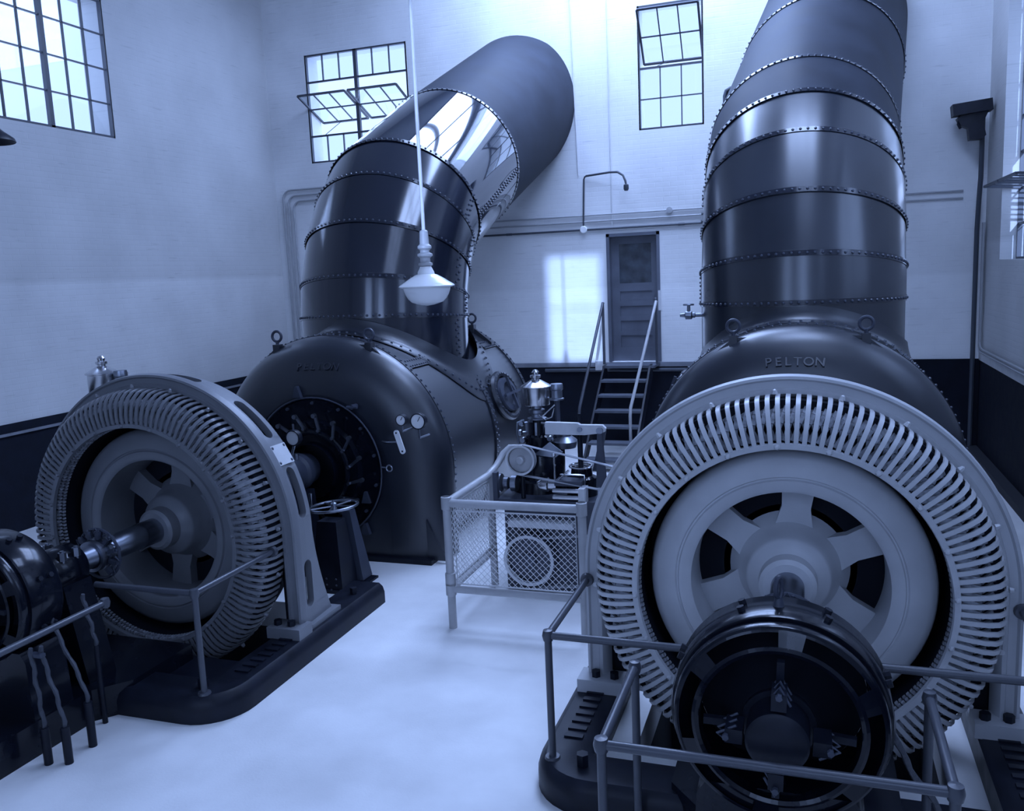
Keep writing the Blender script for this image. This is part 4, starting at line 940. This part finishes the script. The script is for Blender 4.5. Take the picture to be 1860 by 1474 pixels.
# ------------------------------------------------------------------ conduits on the walls
def conduit(pts, r, m, label, extra=None):
    o = thing('conduit', label, 'conduit', pts[0]); obj('tube', MB().tube(pts, r, 8), m, o)
    for e in (extra or ()): obj('coupling', e, m, o)
    return o
yw = YB-.025
conduit([(-5.2, yw, 3.76), (XR-.3, yw, 3.76)], .013, 'conduit', 'upper of the pair of thin conduits across the back wall', [MB().lathe([(0, .05), (-.04, .05), (-.045, 0)], (-2.08, YB, 3.76), 'Y', 16)])
conduit([(-5.2, yw, 3.66), (XR-.3, yw, 3.66)], .013, 'conduit', 'lower of the pair of thin conduits across the back wall')
conduit([(-5.6, yw, 3.535), (-.9, yw, 3.535)], .016, 'dconduit', 'single dark conduit over the door head', [MB().lathe([(-.05, .02), (.05, .02)], (-4.75, yw, 3.535), 'X', 8), MB().lathe([(-.05, .02), (.05, .02)], (-1.9, yw, 3.535), 'X', 8)])
def corner_run(off, m, label):
    x0, zt = -9.05+off, 4.56-off; r = .16
    pts = [(-7.0, yw, zt)]+[(x0+r-r*sin(R(15*k)), yw, zt-r+r*cos(R(15*k))) for k in range(7)]+[(x0, yw, 1.37)]
    conduit(pts, .016, m, label)
corner_run(0, 'conduit', 'outer conduit bending down by the back left corner')
corner_run(.10, 'conduit', 'middle conduit bending down by the back left corner')
corner_run(.20, 'conduit', 'inner conduit bending down by the back left corner')
conduit([(-3.53, yw, 4.4), (-3.60, yw, 7.8)], .010, 'light', 'thin painted conduit above the gooseneck lamp')
conduit([(-3.0, yw, 3.55), (-3.0, yw, 7.8)], .008, 'light', 'thin painted conduit above the door head')
conduit([(-4.2, YB-.05, 1.25), (-1.2, YB-.05, 1.25)], .03, 'dconduit', 'dark pipe under the dado cap behind the stairs')
conduit([(XR-.13, YB-.30, 4.75), (XR-.13, YB-.30, 3.9), (XR-.12, YB-.15, 3.6), (XR-.12, YB-.08, 3.2), (XR-.12, YB-.07, .1)], .032, 'dconduit', 'thick dark pipe down the back right corner')
conduit([(XR-.04, YB-.12, 3.3), (XR-.04, YB-.12, 1.62), (XR-.04, YB-.18, 1.55), (XR-.04, YB-.3, 1.53), (XR-.04, 2, 1.53)], .016, 'conduit', 'upper conduit running along the right wall')
conduit([(XR-.04, YB-.07, 3.3), (XR-.04, YB-.07, 1.56), (XR-.04, YB-.14, 1.49), (XR-.04, YB-.25, 1.485), (XR-.04, 2, 1.485)], .016, 'conduit', 'lower conduit running along the right wall')
hk = thing('wall_hook', 'dark pipe bend on the back wall by the right penstock', 'pipe', (-1.2, YB, 5.1))
obj('bend', MB().tube([(-1.22, YB-.06, 4.95), (-1.22, YB-.06, 5.38), (-1.20, YB-.06, 5.45), (-1.14, YB-.06, 5.48), (-1.06, YB-.06, 5.48)], .03, 10), 'dconduit', hk)
obj('plate', MB().box(-1.19, -1.0, YB-.03, YB, 5.1, 5.47), 'iron', hk)
sb = thing('crane_bracket', 'dark iron bracket and switch box high in the back right corner', 'bracket', (2.1, YB-.3, 4.7))
obj('beam', MB().obox((2.06, YB-.38, 4.82), (.24, 0, .02), (0, .12, 0), (-.008, 0, .075)), 'iron', sb)
obj('switch_box', MB().prism([(1.88, 4.70), (2.28, 4.80), (2.20, 4.62), (2.24, 4.45), (2.20, 4.40), (2.04, 4.40), (2.02, 4.56), (1.93, 4.60)], (0, YB-.44, 0), (1, 0, 0), (0, 0, 1), (0, .16, 0)), 'iron', sb)
obj('hook', MB().tube([(1.92, YB-.40, 4.74), (1.90, YB-.40, 4.62), (1.93, YB-.40, 4.56)], .018, 8), 'iron', sb)
# drain cock on the right penstock
vc = thing('drain_cock', 'small brass cock sticking out of the left side of the right penstock', 'valve', (-1.07, YP, 2.36))
vx, vy, vz = -1.07, YP-.12, 2.36
obj('spindle_body', MB().lathe([(.02, .02), (-.06, .02), (-.065, .03), (-.09, .03), (-.10, .045), (-.16, .045), (-.17, .025), (-.22, .018), (-.22, 0)], (vx, vy, vz), 'X', 14).tube([(vx-.13, vy, vz), (vx-.13, vy, vz+.1)], .018, 8), 'dsteel', vc)
obj('handwheel', MB().torus((vx-.13, vy, vz+.11), (1, 0, 0), (0, 1, 0), .05, .010, 16, 6), 'dsteel', vc)
